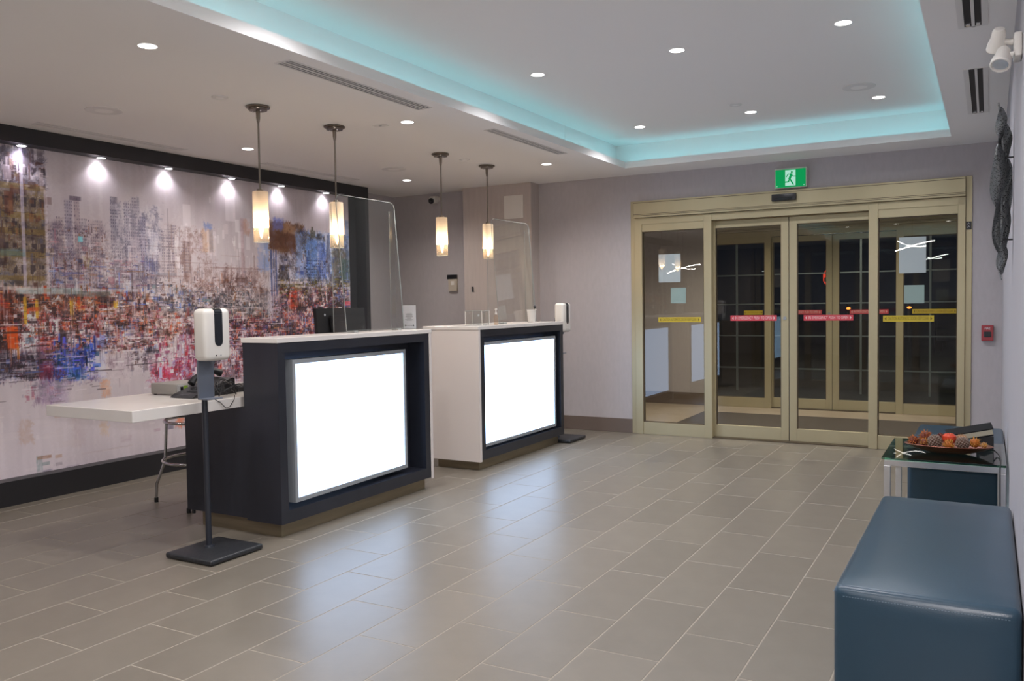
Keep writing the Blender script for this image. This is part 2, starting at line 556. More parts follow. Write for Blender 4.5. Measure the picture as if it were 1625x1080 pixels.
PALETTES = [[(150,146,146),(142,138,140)],[(70,45,42),(95,60,50),(55,42,48),(120,85,60),(80,80,105),(130,120,100),(110,95,70)],[(175,165,170),(190,182,188),(160,150,158),(200,195,200),(90,95,130)],[(50,46,62),(80,76,98),(104,98,112),(150,148,165)],[(52,44,44),(92,80,62),(118,102,70),(100,92,96),(150,142,140)],[(92,82,98),(128,116,124),(156,148,152),(162,156,160)],[(96,94,110),(132,130,142),(156,150,156),(160,156,160)],[(85,75,85),(135,120,125),(155,150,155),(175,172,178)],[(112,92,88),(150,138,140),(158,151,155),(160,154,158)],[(70,45,42),(95,60,50),(55,42,48),(120,85,60),(120,118,128),(105,103,115),(135,130,138),(95,90,105),(120,70,75)],[(120,118,128),(105,103,115),(135,130,138),(95,90,105),(140,95,105),(160,125,130),(120,60,80),(150,110,120),(175,165,170),(190,182,188),(160,150,158),(200,195,200)],[(120,118,128),(105,103,115),(135,130,138),(95,90,105)],[(120,118,128),(105,103,115),(135,130,138),(95,90,105),(50,70,130),(90,110,170),(130,150,190),(60,60,110),(45,50,80),(175,165,170),(190,182,188),(160,150,158),(200,195,200),(70,45,42),(95,60,50),(55,42,48),(120,85,60)],[(175,165,170),(190,182,188),(160,150,158),(200,195,200)],[(70,45,42),(95,60,50),(55,42,48),(120,85,60),(120,118,128),(105,103,115),(135,130,138),(95,90,105),(160,110,80)],[(88,66,62),(135,115,112),(160,152,155),(178,170,175)],[(66,44,42),(118,92,88),(158,148,150),(176,168,172)],[(34,40,52),(66,72,84),(120,120,128),(168,164,168),(150,120,90)],[(62,40,30),(92,64,42),(112,88,70),(96,100,140)],[(46,50,74),(78,100,146),(110,128,160),(150,156,176),(84,80,70)],[(40,36,42),(95,90,105),(150,156,180),(170,168,180)],[(40,32,28),(84,72,40),(120,110,70),(160,156,160),(80,92,130)],[(38,28,32),(80,48,42),(170,70,44),(168,160,164),(60,72,118)],[(50,70,130),(90,110,170),(130,150,190),(60,60,110),(45,50,80),(70,45,42),(95,60,50),(55,42,48),(120,85,60),(120,118,128),(105,103,115),(135,130,138),(95,90,105)],[(110,105,45),(85,80,40),(150,130,80),(60,50,40),(175,165,170),(190,182,188),(160,150,158),(200,195,200)],[(50,70,130),(90,110,170),(130,150,190),(60,60,110),(45,50,80),(175,165,170),(190,182,188),(160,150,158),(200,195,200)],[(45,35,40),(60,45,50),(40,42,60),(75,50,45),(70,45,42),(95,60,50),(55,42,48),(120,85,60),(175,165,170),(190,182,188),(160,150,158),(200,195,200),(190,70,45)],[(44,30,34),(86,50,44),(140,80,50),(120,112,110),(176,170,174)],[(36,24,32),(92,42,40),(160,72,44),(118,82,100),(176,164,168),(190,184,190)],[(44,28,32),(98,66,58),(150,110,96),(172,160,160),(186,180,184)],[(44,44,54),(90,84,90),(150,142,144),(176,170,172)],[(40,26,34),(100,46,50),(150,66,56),(150,132,144),(180,172,178),(62,74,120)],[(34,28,36),(84,52,48),(170,150,152),(180,90,56),(66,78,130)],[(30,28,40),(62,60,80),(92,86,106),(150,146,158),(80,44,56)],[(30,32,62),(56,66,120),(96,84,130),(150,140,160),(90,44,70)],[(96,76,92),(150,140,152),(170,162,168),(176,168,172)],[(110,40,56),(150,56,76),(130,110,150),(176,168,176)],[(96,76,100),(140,128,142),(160,152,158)],[(40,24,26),(84,40,34),(130,66,44),(110,110,130)],[(45,35,40),(60,45,50),(40,42,60),(75,50,45),(70,45,42),(95,60,50),(55,42,48),(120,85,60),(165,75,45),(190,100,55),(140,55,45),(120,40,45),(170,130,90)],[(70,85,95),(50,60,75),(110,125,130),(175,165,170),(190,182,188),(160,150,158),(200,195,200),(70,45,42),(95,60,50),(55,42,48),(120,85,60)],[(165,75,45),(190,100,55),(140,55,45),(120,40,45),(170,130,90),(70,45,42),(95,60,50),(55,42,48),(120,85,60),(45,35,40),(60,45,50),(40,42,60),(75,50,45),(175,165,170),(190,182,188),(160,150,158),(200,195,200),(140,95,105),(160,125,130),(120,60,80),(150,110,120)],[(70,45,42),(95,60,50),(55,42,48),(120,85,60),(45,35,40),(60,45,50),(40,42,60),(75,50,45),(175,165,170),(190,182,188),(160,150,158),(200,195,200),(165,75,45),(190,100,55),(140,55,45),(120,40,45),(170,130,90),(140,95,105),(160,125,130),(120,60,80),(150,110,120)],[(70,45,42),(95,60,50),(55,42,48),(120,85,60),(45,35,40),(60,45,50),(40,42,60),(75,50,45),(175,165,170),(190,182,188),(160,150,158),(200,195,200),(170,60,50),(60,75,130)],[(45,35,40),(60,45,50),(40,42,60),(75,50,45),(165,75,45),(190,100,55),(140,55,45),(120,40,45),(170,130,90),(175,165,170),(190,182,188),(160,150,158),(200,195,200),(50,70,130),(90,110,170),(130,150,190),(60,60,110),(45,50,80)],[(45,35,40),(60,45,50),(40,42,60),(75,50,45),(120,118,128),(105,103,115),(135,130,138),(95,90,105),(80,90,130)],[(40,55,120),(60,90,170),(30,60,90),(90,90,190),(25,28,50)],[(175,165,170),(190,182,188),(160,150,158),(200,195,200),(140,95,105),(160,125,130),(120,60,80),(150,110,120),(70,45,42),(95,60,50),(55,42,48),(120,85,60),(50,70,130),(90,110,170),(130,150,190),(60,60,110),(45,50,80)],[(175,165,170),(190,182,188),(160,150,158),(200,195,200),(120,118,128),(105,103,115),(135,130,138),(95,90,105),(45,35,40),(60,45,50),(40,42,60),(75,50,45),(90,95,130)],[(150,50,60),(170,60,85),(120,60,90),(175,165,170),(190,182,188),(160,150,158),(200,195,200),(150,160,190)],[(170,60,40),(120,45,50),(90,80,110),(175,165,170),(190,182,188),(160,150,158),(200,195,200)],[(120,118,128),(105,103,115),(135,130,138),(95,90,105),(140,95,105),(160,125,130),(120,60,80),(150,110,120)],[(172,164,166),(160,150,152),(180,174,176)]]
STROKES = [
('K',3.92,2.31,7.51,2.88,0,0.25,60,(3,30)),
('F',3.31,1.58,3.92,2.67,(104,92,80),0.85,0.45,0),
('F',3.33,2.29,3.93,2.67,(82,78,92),0.5,0.5,0),
('F',3.32,2.3,3.92,2.34,(115,98,62),0.75,0.3,0),
('F',3.31,2.09,3.91,2.13,(115,98,62),0.75,0.3,0),
('F',3.31,1.97,3.91,2.01,(115,98,62),0.75,0.3,0),
('F',3.3,1.8,3.9,1.84,(115,98,62),0.75,0.3,0),
('F',3.3,1.63,3.89,1.66,(115,98,62),0.75,0.3,0),
('G',3.33,2.41,3.93,2.53,(55,48,56),0.7,7,13),
('G',3.32,2.18,3.92,2.3,(55,48,56),0.7,7,13),
('G',3.31,2.0,3.91,2.13,(55,48,56),0.7,7,13),
('G',3.31,1.84,3.91,1.97,(55,48,56),0.7,7,13),
('G',3.3,1.68,3.9,1.81,(55,48,56),0.7,7,13),
('K',3.31,1.65,3.92,2.61,1,0.5,420,(4,6)),
('K',3.33,2.29,3.93,2.56,2,0.5,90,(3,4)),
('F',3.73,1.58,3.75,2.65,(165,160,175),0.7,0.1,0),
('F',3.91,1.6,3.93,2.32,(165,158,165),0.6,0.1,0),
('F',3.56,1.8,3.75,1.86,(80,120,130),0.5,0.3,0),
('F',3.42,1.58,3.59,1.83,(190,185,192),0.5,0.3,0),
('F',3.56,1.6,3.67,1.69,(95,115,160),0.7,0.3,0),
('P',3.33,2.29,3.94,2.68,3,0.55,5,(7,4)),
('P',3.31,1.58,3.92,2.29,4,0.6,8,(4,4)),
('P',3.92,1.48,4.45,2.1,5,0.75,3,(5,8)),
('P',4.45,1.51,4.98,2.31,6,0.7,3,(7,8)),
('P',3.91,1.51,4.96,1.89,7,0.55,12,(2,10)),
('P',4.98,1.51,5.55,2.16,8,0.6,3,(6,10)),
('F',3.93,1.51,4.0,2.08,(110,100,112),0.42,0.5,0),
('G',3.93,1.51,4.0,2.08,(70,62,82),0.42,1.8,2.6),
('F',4.07,1.51,4.13,2.26,(98,96,120),0.42,0.5,0),
('G',4.07,1.51,4.13,2.26,(70,62,82),0.42,1.8,2.6),
('F',4.15,1.56,4.19,2.29,(112,95,102),0.42,0.5,0),
('G',4.15,1.56,4.19,2.29,(70,62,82),0.42,1.8,2.6),
('F',4.0,1.51,4.06,2.12,(120,108,112),0.42,0.5,0),
('G',4.0,1.51,4.06,2.12,(70,62,82),0.42,1.8,2.6),
('F',4.19,1.51,4.25,2.13,(115,112,122),0.42,0.5,0),
('G',4.19,1.51,4.25,2.13,(70,62,82),0.42,1.8,2.6),
('F',4.27,1.66,4.39,2.12,(125,112,116),0.42,0.5,0),
('G',4.27,1.66,4.39,2.12,(70,62,82),0.42,1.8,2.6),
('F',4.47,1.97,4.51,2.31,(108,104,116),0.42,0.5,0),
('G',4.47,1.97,4.51,2.31,(70,62,82),0.42,1.8,2.6),
('F',4.47,1.66,4.57,2.23,(118,116,128),0.42,0.5,0),
('G',4.47,1.66,4.57,2.23,(70,62,82),0.42,1.8,2.6),
('F',4.59,1.67,4.64,2.3,(120,118,132),0.42,0.5,0),
('G',4.59,1.67,4.64,2.3,(70,62,82),0.42,1.8,2.6),
('F',4.65,1.67,4.73,2.34,(112,108,120),0.42,0.5,0),
('G',4.65,1.67,4.73,2.34,(70,62,82),0.42,1.8,2.6),
('F',4.74,1.62,4.79,2.18,(100,100,128),0.42,0.5,0),
('G',4.74,1.62,4.79,2.18,(70,62,82),0.42,1.8,2.6),
('F',4.79,1.67,4.91,2.09,(135,138,155),0.42,0.5,0),
('G',4.79,1.67,4.91,2.09,(70,62,82),0.42,1.8,2.6),
('F',4.95,1.67,5.07,2.09,(135,128,130),0.42,0.5,0),
('G',4.95,1.67,5.07,2.09,(70,62,82),0.42,1.8,2.6),
('F',5.02,1.78,5.1,2.14,(125,118,120),0.42,0.5,0),
('G',5.02,1.78,5.1,2.14,(70,62,82),0.42,1.8,2.6),
('F',5.15,1.72,5.25,2.0,(105,90,85),0.42,0.5,0),
('G',5.15,1.72,5.25,2.0,(70,62,82),0.42,1.8,2.6),
('K',3.93,1.51,4.42,2.1,9,0.5,300,(1.6,3)),
('K',3.91,1.51,4.83,1.96,10,0.45,350,(5,1.6)),
('K',4.46,1.67,4.97,2.34,11,0.4,160,(2,5)),
('F',4.11,2.26,4.21,2.29,(75,65,80),0.7,0.4,0),
('F',4.47,2.27,4.53,2.32,(85,80,92),0.7,0.4,0),
('F',4.18,1.94,4.21,1.98,(110,175,190),0.8,0.1,0),
('F',4.21,1.73,4.28,1.83,(150,140,90),0.6,0.3,0),
('F',4.76,1.72,4.9,1.83,(70,75,110),0.6,0.4,0),
('K',3.89,1.51,4.89,1.86,12,0.5,380,(7,1.2)),
('K',4.6,1.68,6.15,2.25,13,0.35,160,(2,14)),
('F',4.78,1.94,5.45,1.94,(105,80,78),0.45,0.6,0),
('F',4.9,1.81,5.51,1.81,(105,80,78),0.45,0.6,0),
('F',5.16,1.81,5.55,1.81,(105,80,78),0.45,0.6,0),
('F',5.59,1.89,5.82,1.89,(105,80,78),0.45,0.6,0),
('F',5.51,1.77,6.14,1.78,(105,80,78),0.45,0.6,0),
('F',4.83,1.68,5.23,1.69,(105,80,78),0.45,0.6,0),
('F',5.51,1.65,5.97,1.66,(105,80,78),0.45,0.6,0),
('F',5.18,1.73,5.19,1.98,(100,78,76),0.5,0.6,0),
('F',5.23,1.73,5.25,2.0,(100,78,76),0.5,0.6,0),
('F',5.88,1.51,5.89,1.9,(100,78,76),0.5,0.6,0),
('F',6.0,1.51,6.02,1.91,(100,78,76),0.5,0.6,0),
('F',5.63,1.51,5.64,1.74,(100,78,76),0.5,0.6,0),
('F',5.78,1.51,5.79,1.75,(100,78,76),0.5,0.6,0),
('F',5.48,1.51,5.5,1.68,(100,78,76),0.5,0.6,0),
('F',5.05,1.89,5.06,2.14,(100,78,76),0.5,0.6,0),
('F',5.4,2.11,5.5,2.18,(95,110,150),0.8,0.4,0),
('F',5.38,1.91,5.51,2.12,(165,135,110),0.6,0.4,0),
('F',5.47,1.91,5.51,2.12,(110,105,110),0.6,0.3,0),
('F',5.87,2.1,5.96,2.24,(150,115,100),0.6,0.3,0),
('F',5.85,1.69,5.88,2.26,(140,120,125),0.5,0.3,0),
('K',5.12,1.39,6.13,1.74,14,0.5,260,(4,1.3)),
('K',5.25,2.25,5.57,2.54,13,0.4,10,(1,10)),
('P',5.12,1.45,6.22,1.74,15,0.65,6,(3,10)),
('P',5.5,1.21,6.17,1.81,16,0.6,3,(8,10)),
('P',5.14,1.21,6.21,1.52,17,0.85,7,(3,10)),
('P',6.2,1.93,6.73,2.27,18,0.9,6,(8,4)),
('P',6.54,1.64,7.5,2.21,19,0.85,4,(8,6)),
('P',6.19,1.57,6.58,1.95,20,0.75,3,(9,6)),
('P',6.3,1.31,7.49,1.71,21,0.9,6,(4,8)),
('P',6.19,1.11,7.48,1.63,22,0.85,6,(4,8)),
('F',6.2,1.95,6.59,2.26,(95,66,45),0.8,0.35,0),
('F',6.27,2.17,6.41,2.3,(92,98,150),0.85,0.3,0),
('F',6.41,2.14,6.59,2.25,(150,125,105),0.6,0.3,0),
('F',6.22,1.99,6.59,2.16,(80,50,40),0.6,0.3,0),
('F',6.58,1.7,6.69,2.16,(115,125,150),0.7,0.3,0),
('F',6.06,1.76,6.2,2.12,(100,125,175),0.7,0.4,0),
('F',6.22,1.51,6.24,1.98,(60,70,110),0.7,0.2,0),
('F',6.26,1.51,6.27,1.98,(60,70,110),0.7,0.2,0),
('F',6.29,1.51,6.31,1.98,(60,70,110),0.7,0.2,0),
('F',6.2,1.54,6.32,1.98,(165,165,185),0.5,0.2,0),
('F',6.32,1.67,6.47,1.83,(50,42,40),0.85,0.3,0),
('F',6.32,1.83,6.47,1.96,(110,105,120),0.6,0.4,0),
('F',6.73,1.71,6.9,2.11,(85,115,165),0.85,0.35,0),
('F',6.91,1.71,7.03,2.08,(75,95,150),0.8,0.4,0),
('F',6.8,2.12,6.88,2.21,(80,78,70),0.9,0.3,0),
('F',6.82,2.2,6.85,2.24,(80,78,70),0.9,0.1,0),
('F',6.9,2.11,6.98,2.18,(50,50,58),0.9,0.2,0),
('F',6.58,1.68,6.73,1.9,(140,150,185),0.7,0.4,0),
('G',6.73,1.64,7.01,1.91,(40,45,75),0.7,3,3),
('F',7.06,1.71,7.1,2.18,(70,75,95),0.6,0.3,0),
('F',7.14,1.65,7.48,2.03,(75,70,55),0.7,0.4,0),
('F',7.36,1.72,7.48,2.35,(80,98,130),0.7,0.4,0),
('F',7.26,1.68,7.45,1.93,(50,75,70),0.7,0.4,0),
('K',6.19,1.64,7.5,1.97,23,0.55,260,(3,3)),
('K',6.3,1.44,7.49,1.71,24,0.65,320,(4,1.8)),
('F',6.3,1.64,6.67,1.66,(175,165,172),0.6,0.2,0),
('K',7.15,1.3,7.49,1.72,25,0.65,160,(4,1.8)),
('K',6.21,1.31,7.25,1.61,26,0.65,420,(4,2)),
('F',6.46,1.38,6.58,1.57,(195,70,40),0.8,0.5,0),
('F',7.33,1.41,7.46,1.45,(200,80,90),0.8,0.3,0),
('F',6.16,1.19,6.35,1.56,(160,155,170),0.6,0.4,0),
('P',3.29,1.34,4.95,1.58,27,0.9,7,(4,10)),
('P',3.28,1.05,4.88,1.44,28,0.92,7,(4,12)),
('P',4.37,0.99,5.42,1.45,29,0.88,6,(4,14)),
('P',4.82,1.31,6.21,1.6,30,0.7,7,(3,12)),
('P',5.1,0.68,6.28,1.36,31,0.92,5,(5,12)),
('P',6.16,1.01,7.47,1.31,32,0.9,6,(4,8)),
('P',3.27,0.86,3.86,1.12,33,0.9,9,(3,8)),
('P',3.81,0.81,4.33,1.14,34,0.85,6,(5,10)),
('P',4.27,0.82,5.19,1.08,35,0.7,6,(5,14)),
('P',4.74,0.72,5.4,1.01,36,0.8,4,(8,10)),
('P',3.75,0.64,4.1,0.88,37,0.6,4,(8,10)),
('P',3.28,1.1,3.68,1.58,38,0.8,4,(9,8)),
('K',3.29,1.36,4.82,1.58,39,0.75,480,(5,3)),
('F',3.29,1.28,3.64,1.55,(100,45,35),0.75,0.4,0),
('F',3.67,1.53,4.19,1.57,(150,165,165),0.75,0.3,0),
('F',4.13,1.51,4.44,1.55,(95,100,98),0.7,0.3,0),
('F',4.24,1.55,4.89,1.57,(165,165,172),0.6,0.3,0),
('F',3.51,1.56,3.83,1.58,(185,175,172),0.5,0.3,0),
('F',3.72,1.3,3.74,1.51,(180,145,50),0.85,0.2,0),
('F',3.81,1.34,3.83,1.49,(180,145,50),0.85,0.2,0),
('F',4.09,1.36,4.11,1.48,(180,145,50),0.85,0.2,0),
('F',4.47,1.41,4.5,1.48,(180,145,50),0.85,0.2,0),
('F',4.13,1.4,4.21,1.47,(190,115,45),0.8,0.4,0),
('K',4.41,1.35,5.43,1.59,12,0.6,420,(3,2.6)),
('K',4.82,1.34,5.96,1.68,40,0.7,520,(4,1.3)),
('K',3.28,1.07,4.88,1.41,41,0.75,1100,(4,2.4)),
('K',4.45,1.0,6.2,1.4,42,0.7,1100,(3.4,1.8)),
('K',5.2,0.73,6.28,1.39,43,0.7,900,(3.4,2.2)),
('K',6.2,1.04,7.45,1.37,44,0.7,400,(3.4,2.2)),
('F',3.27,0.92,3.62,1.28,(42,38,50),0.6,0.4,0),
('F',3.59,1.12,3.67,1.29,(190,85,35),0.95,0.1,0),
('F',3.66,1.04,3.67,1.14,(180,120,40),0.8,0.1,0),
('K',3.27,0.87,3.81,1.1,45,0.75,330,(6,2)),
('F',3.72,1.15,3.86,1.25,(185,185,188),0.7,0.3,0),
('F',3.72,1.16,3.79,1.2,(80,120,145),0.6,0.3,0),
('F',3.99,1.14,4.06,1.25,(40,30,38),0.9,0.2,0),
('F',3.82,1.08,3.96,1.2,(125,60,75),0.6,0.4,0),
('K',3.93,0.84,4.28,1.19,46,0.8,420,(4,2.4)),
('F',4.05,0.85,4.2,0.95,(45,95,155),0.85,0.4,0),
('F',3.81,0.88,3.92,1.01,(125,40,65),0.85,0.3,0),
('F',3.82,0.89,3.91,1.08,(60,30,45),0.5,0.4,0),
('F',4.2,0.9,4.36,1.23,(175,175,195),0.8,0.25,0),
('F',4.29,1.1,4.38,1.21,(100,115,180),0.75,0.4,0),
('F',4.19,0.85,4.37,1.03,(165,165,190),0.6,0.3,0),
('F',3.83,0.69,3.92,0.89,(110,90,120),0.6,0.5,0),
('F',3.9,0.68,4.05,0.85,(150,140,160),0.6,0.4,0),
('K',4.37,1.03,4.94,1.3,47,0.65,360,(3,2)),
('F',4.6,1.23,4.7,1.32,(60,85,150),0.85,0.3,0),
('F',4.32,0.69,4.41,0.84,(175,120,85),0.6,0.5,0),
('K',4.59,0.81,4.87,1.24,48,0.55,180,(3,4)),
('K',4.84,0.79,5.27,1.18,49,0.7,420,(3.6,4)),
('F',4.86,0.8,5.02,0.91,(175,55,80),0.6,0.4,0),
('F',5.07,1.0,5.2,1.17,(165,165,190),0.6,0.4,0),
('K',5.19,0.69,5.86,0.98,50,0.65,320,(3.4,4)),
('K',3.68,0.7,4.0,0.89,51,0.4,120,(4,3)),
('F',4.38,0.78,4.59,1.07,(170,160,165),0.5,0.2,0),
('K',3.25,0.06,5.38,0.81,52,0.25,120,(20,6)),
('F',3.65,0.41,3.76,0.59,(140,115,95),0.4,0.5,0),
('F',3.92,0.58,3.98,0.61,(150,125,112),0.5,0.5,0),
('F',4.06,0.32,4.17,0.57,(150,138,138),0.4,0.5,0),
('F',4.31,0.38,4.38,0.64,(165,140,115),0.5,0.5,0),
('F',3.77,0.1,3.82,0.31,(110,125,125),0.7,0.5,0),
('F',3.78,0.28,3.89,0.3,(120,90,70),0.7,0.5,0),
('F',3.92,0.27,3.97,0.29,(130,105,85),0.6,0.5,0),
('F',3.82,0.23,3.87,0.25,(90,110,110),0.6,0.5,0),
('F',3.82,0.16,3.89,0.19,(95,95,110),0.6,0.5,0),
('F',3.92,0.21,3.97,0.23,(110,105,110),0.5,0.5,0),
('F',4.0,0.14,4.11,0.19,(125,120,130),0.6,0.5,0),
('F',4.19,0.13,4.31,0.17,(140,136,142),0.5,0.5,0),
('F',4.14,0.26,4.59,0.27,(150,140,142),0.5,0.5,0),
('F',4.48,0.3,4.59,0.36,(140,125,130),0.4,0.5,0),
('F',5.03,0.35,5.12,0.48,(190,95,60),0.7,0.5,0),
('F',4.95,0.35,5.01,0.39,(60,60,80),0.6,0.5,0),
('F',4.81,0.35,4.87,0.37,(130,110,120),0.5,0.5,0),
]


def paint_mural():
    y0, y1, z0, z1, st = 3.15, MY1, .178, 2.615, .005
    ny, nz = int(round((y1 - y0) / st)) + 1, int(round((z1 - z0) / st)) + 1
    rs = np.random.RandomState(5)
    base = np.array((150, 144, 148), float)
    C = np.zeros((nz, ny, 3)) + base
    def smooth_noise(h, w, a, b):
        g = rs.rand(max(2, int(h / a) + 2), max(2, int(w / b) + 2))
        yy = np.linspace(0, g.shape[0] - 1.001, h)
        xx = np.linspace(0, g.shape[1] - 1.001, w)
        i, j = yy.astype(int), xx.astype(int)
        fy, fx = (yy - i)[:, None], (xx - j)[None, :]
        return (g[i][:, j] * (1 - fy) * (1 - fx) + g[i + 1][:, j] * fy * (1 - fx) + g[i][:, j + 1] * (1 - fy) * fx + g[i + 1][:, j + 1] * fy * fx)
    zs = np.linspace(0, 1, nz)[:, None, None]
    C += (1 - zs) * np.array((12, 10, 12))
    C += ((smooth_noise(nz, ny, 60, 25) - .5) * 10)[:, :, None]
    C += ((smooth_noise(nz, ny, 90, 3) - .5) * 8)[:, :, None]
    def idx(ya, za, yb, zb):
        return (max(0, int((ya - y0) / st)), max(0, int((za - z0) / st)), min(ny, int((yb - y0) / st) + 1), min(nz, int((zb - z0) / st) + 1))
    def broad(q):
        return q[0] == 'P' or (q[0] == 'F' and (q[3] - q[1]) > .07 and (q[4] - q[2]) > .07 and q[6] < .9)
    ordered = [q for q in STROKES if broad(q)] + [None] + [q for q in STROKES if not broad(q)]
    for rec in ordered:
        if rec is None:
            # the broad washes are slipped sideways in short runs and softened; crisp marks follow on top
            jx = ((smooth_noise(nz, ny, 1.2, 30) - .5) * 12).astype(int)
            gz, gy_ = np.mgrid[0:nz, 0:ny]
            C = C[gz, np.clip(gy_ + jx, 0, ny - 1)]
            jz = ((smooth_noise(nz, ny, 40, 1.2) - .5) * 12).astype(int)
            C = C[np.clip(gz + jz, 0, nz - 1), gy_]
            C = .72 * C + .07 * (np.roll(C, 1, 0) + np.roll(C, -1, 0) + np.roll(C, 1, 1) + np.roll(C, -1, 1))
            continue
        op, ya, za, yb, zb, c, a, n, e = rec
        i0, j0, i1, j1 = idx(ya, za, yb, zb)
        if i1 <= i0 or j1 <= j0:
            continue
        h, w = j1 - j0, i1 - i0
        if op == 'F':
            nn = .55 * smooth_noise(h, w, 3, 9) + .45 * smooth_noise(h, w, 12, 2)
            al = a * (1 - n * 1.1 * nn)
            if w > 9 and h > 9 and a < .95:
                al = al * np.clip(smooth_noise(h, w, 5, 5) * 1.3 + .35, 0, 1)
            if w > 12:
                ex = np.minimum(1, np.minimum(np.arange(w) + 1, np.arange(w)[::-1] + 1) / 2.5)[None, :]
                al = al * ex
            if h > 12:
                ey = np.minimum(1, np.minimum(np.arange(h) + 1, np.arange(h)[::-1] + 1) / 3.5)[:, None]
                al = al * ey
            al = al[:, :, None]
            col = np.array(c, float) * (1 + .16 * (smooth_noise(h, w, 3, 6) - .5))[:, :, None]
            C[j0:j1, i0:i1] = C[j0:j1, i0:i1] * (1 - al) + col * al
        elif op == 'P':
            pal = sorted(PALETTES[c], key=lambda q: sum(q))
            chh, fe = e
            f_ = (.30 * smooth_noise(h, w, chh * 4, n * 3) + .34 * smooth_noise(h, w, chh, n) + .20 * smooth_noise(h, w, 2, max(4, n * 2)) + .16 * smooth_noise(h, w, max(6, chh * 3), 1.5) + .10 * rs.rand(h, w))
            f_ = (f_ - f_.mean()) / (f_.std() + 1e-6)
            tt = np.clip(.46 + f_ * .40, 0, .999) * (len(pal) - 1)
            hue = smooth_noise(h, w, chh * 2, n * 2)
            tt = np.clip(tt + (hue - .5) * 1.3, 0, len(pal) - 1.001)
            i_ = tt.astype(int)
            fr_ = np.clip(((tt - i_) - .3) / .4, 0, 1)[:, :, None]
            pa = np.array(pal, float)
            col = pa[i_] * (1 - fr_) + pa[i_ + 1] * fr_
            dx_ = np.minimum(np.arange(w) + 1, np.arange(w)[::-1] + 1)[None, :] / (fe * 1.2)
            dy_ = np.minimum(np.arange(h) + 1, np.arange(h)[::-1] + 1)[:, None] / (fe * 1.2)
            ed = np.clip(np.minimum(dx_, dy_) + (smooth_noise(h, w, 3, 7) - .75) * 1.2 * (np.minimum(dx_, dy_) < 1.6), 0, 1)
            al = (a * ed * np.clip(.55 + smooth_noise(h, w, chh * 2, n * 2) * .9, 0, 1))[:, :, None]
            C[j0:j1, i0:i1] = C[j0:j1, i0:i1] * (1 - al) + col * al
        elif op == 'G':
            cw, chh = max(3, n * 2), max(3, e * 2)
            gx, gy = np.arange(w) % cw, np.arange(h) % chh
            mk = ((gx < cw * .55)[None, :] & (gy < chh * .5)[:, None]).astype(float)
            mk *= (smooth_noise(h, w, chh, cw) > .35)
            al = (mk * a)[:, :, None]
            C[j0:j1, i0:i1] = C[j0:j1, i0:i1] * (1 - al) + np.array(c, float) * al
        else:
            pal = PALETTES[c]
            sw, sh = e
            fld = smooth_noise(h, w, 14, 12)
            cov = smooth_noise(h, w, 22, 18)
            for _ in range(int(n * 1.15)):
                ww = max(1, int(rs.exponential(sw) * 1.05) + 1)
                hh = max(1, int(rs.exponential(sh) * .9) + 1)
                if rs.rand() < .22:
                    ww, hh = max(1, hh // 2), ww + hh + 2
                u = int(rs.uniform(i0, i1))
                v = int(rs.triangular(j0, (j0 + j1) / 2, j1))
                fi, fj = min(h - 1, max(0, v - j0)), min(w - 1, max(0, u - i0))
                if rs.rand() > .35 + cov[fi, fj]:
                    continue
                k_ = int((fld[fi, fj] * 1.7 - .35 + rs.normal() * .13) * len(pal)) % len(pal)
                p = np.array(pal[k_], float) + rs.uniform(-12, 12)
                al = a * rs.uniform(.45, 1.15)
                al = min(al, .95)
                s = C[max(0, v):v + hh, max(0, u):min(ny, u + ww)]
                s[:] = s * (1 - al) + p * al
    # fine vertical drag marks of the dry brush over the city
    for _ in range(900):
        u = rs.randint(0, ny - 3)
        v0 = int(rs.triangular(100, 190, 330))
        v1 = v0 + int(rs.exponential(22)) + 5
        src = C[v0:v1, u:u + 1 + rs.randint(2)]
        if src.size == 0:
            continue
        c0 = src.mean(axis=(0, 1))
        tgt = c0 * .6 + (np.array((186, 180, 186)) if rs.rand() < .55 else np.array((52, 44, 52))) * .4
        a_ = rs.uniform(.25, .6)
        src[:] = src * (1 - a_) + tgt * a_
    for _ in range(420):
        v = int(rs.triangular(100, 190, 270))
        u = rs.randint(0, ny - 30)
        w_ = int(rs.exponential(14)) + 5
        src = C[v:v + 1 + rs.randint(2), u:u + w_]
        tgt = (np.array((188, 182, 188)) if rs.rand() < .5 else np.array((46, 36, 42)))
        a_ = rs.uniform(.25, .65)
        src[:] = src * (1 - a_) + tgt * a_
    C = np.clip(C, 4, 235)
    C = np.where(C < 150, 150 * (C / 150) ** 1.28, C) / 255
    L = np.where(C <= .04045, C / 12.92, ((C + .055) / 1.055) ** 2.4)
    L = np.clip(L * MURAL_GAIN, 0, .9)
    # sheet: fine where the photograph looks, coarse further along the wall
    ys = np.concatenate((np.linspace(-1.2, y0 - .05, 60), y0 + np.arange(ny) * (y1 - y0) / (ny - 1)))
    zz = z0 + np.arange(nz) * (z1 - z0) / (nz - 1)
    ext = L[:, rs.randint(0, 200, 60)]
    L = np.concatenate((ext, L), axis=1)
    W = len(ys)
    V = np.zeros((nz, W, 3), np.float32)
    V[:, :, 0] = XM
    V[:, :, 1] = ys[None, :] - 3
    V[:, :, 2] = zz[:, None]
    V[:, :, 0] -= XB
    ii = np.arange(nz * W).reshape(nz, W)
    Q = np.stack((ii[:-1, :-1], ii[:-1, 1:], ii[1:, 1:], ii[1:, :-1]), -1).reshape(-1, 4)
    me = bpy.data.meshes.new('mural_print')
    me.vertices.add(nz * W)
    me.vertices.foreach_set('co', V.ravel())
    me.loops.add(Q.size)
    me.loops.foreach_set('vertex_index', Q.ravel().astype(np.int32))
    me.polygons.add(len(Q))
    me.polygons.foreach_set('loop_start', (np.arange(len(Q)) * 4).astype(np.int32))
    me.update(calc_edges=True)
    at = me.color_attributes.new('print', 'FLOAT_COLOR', 'POINT')
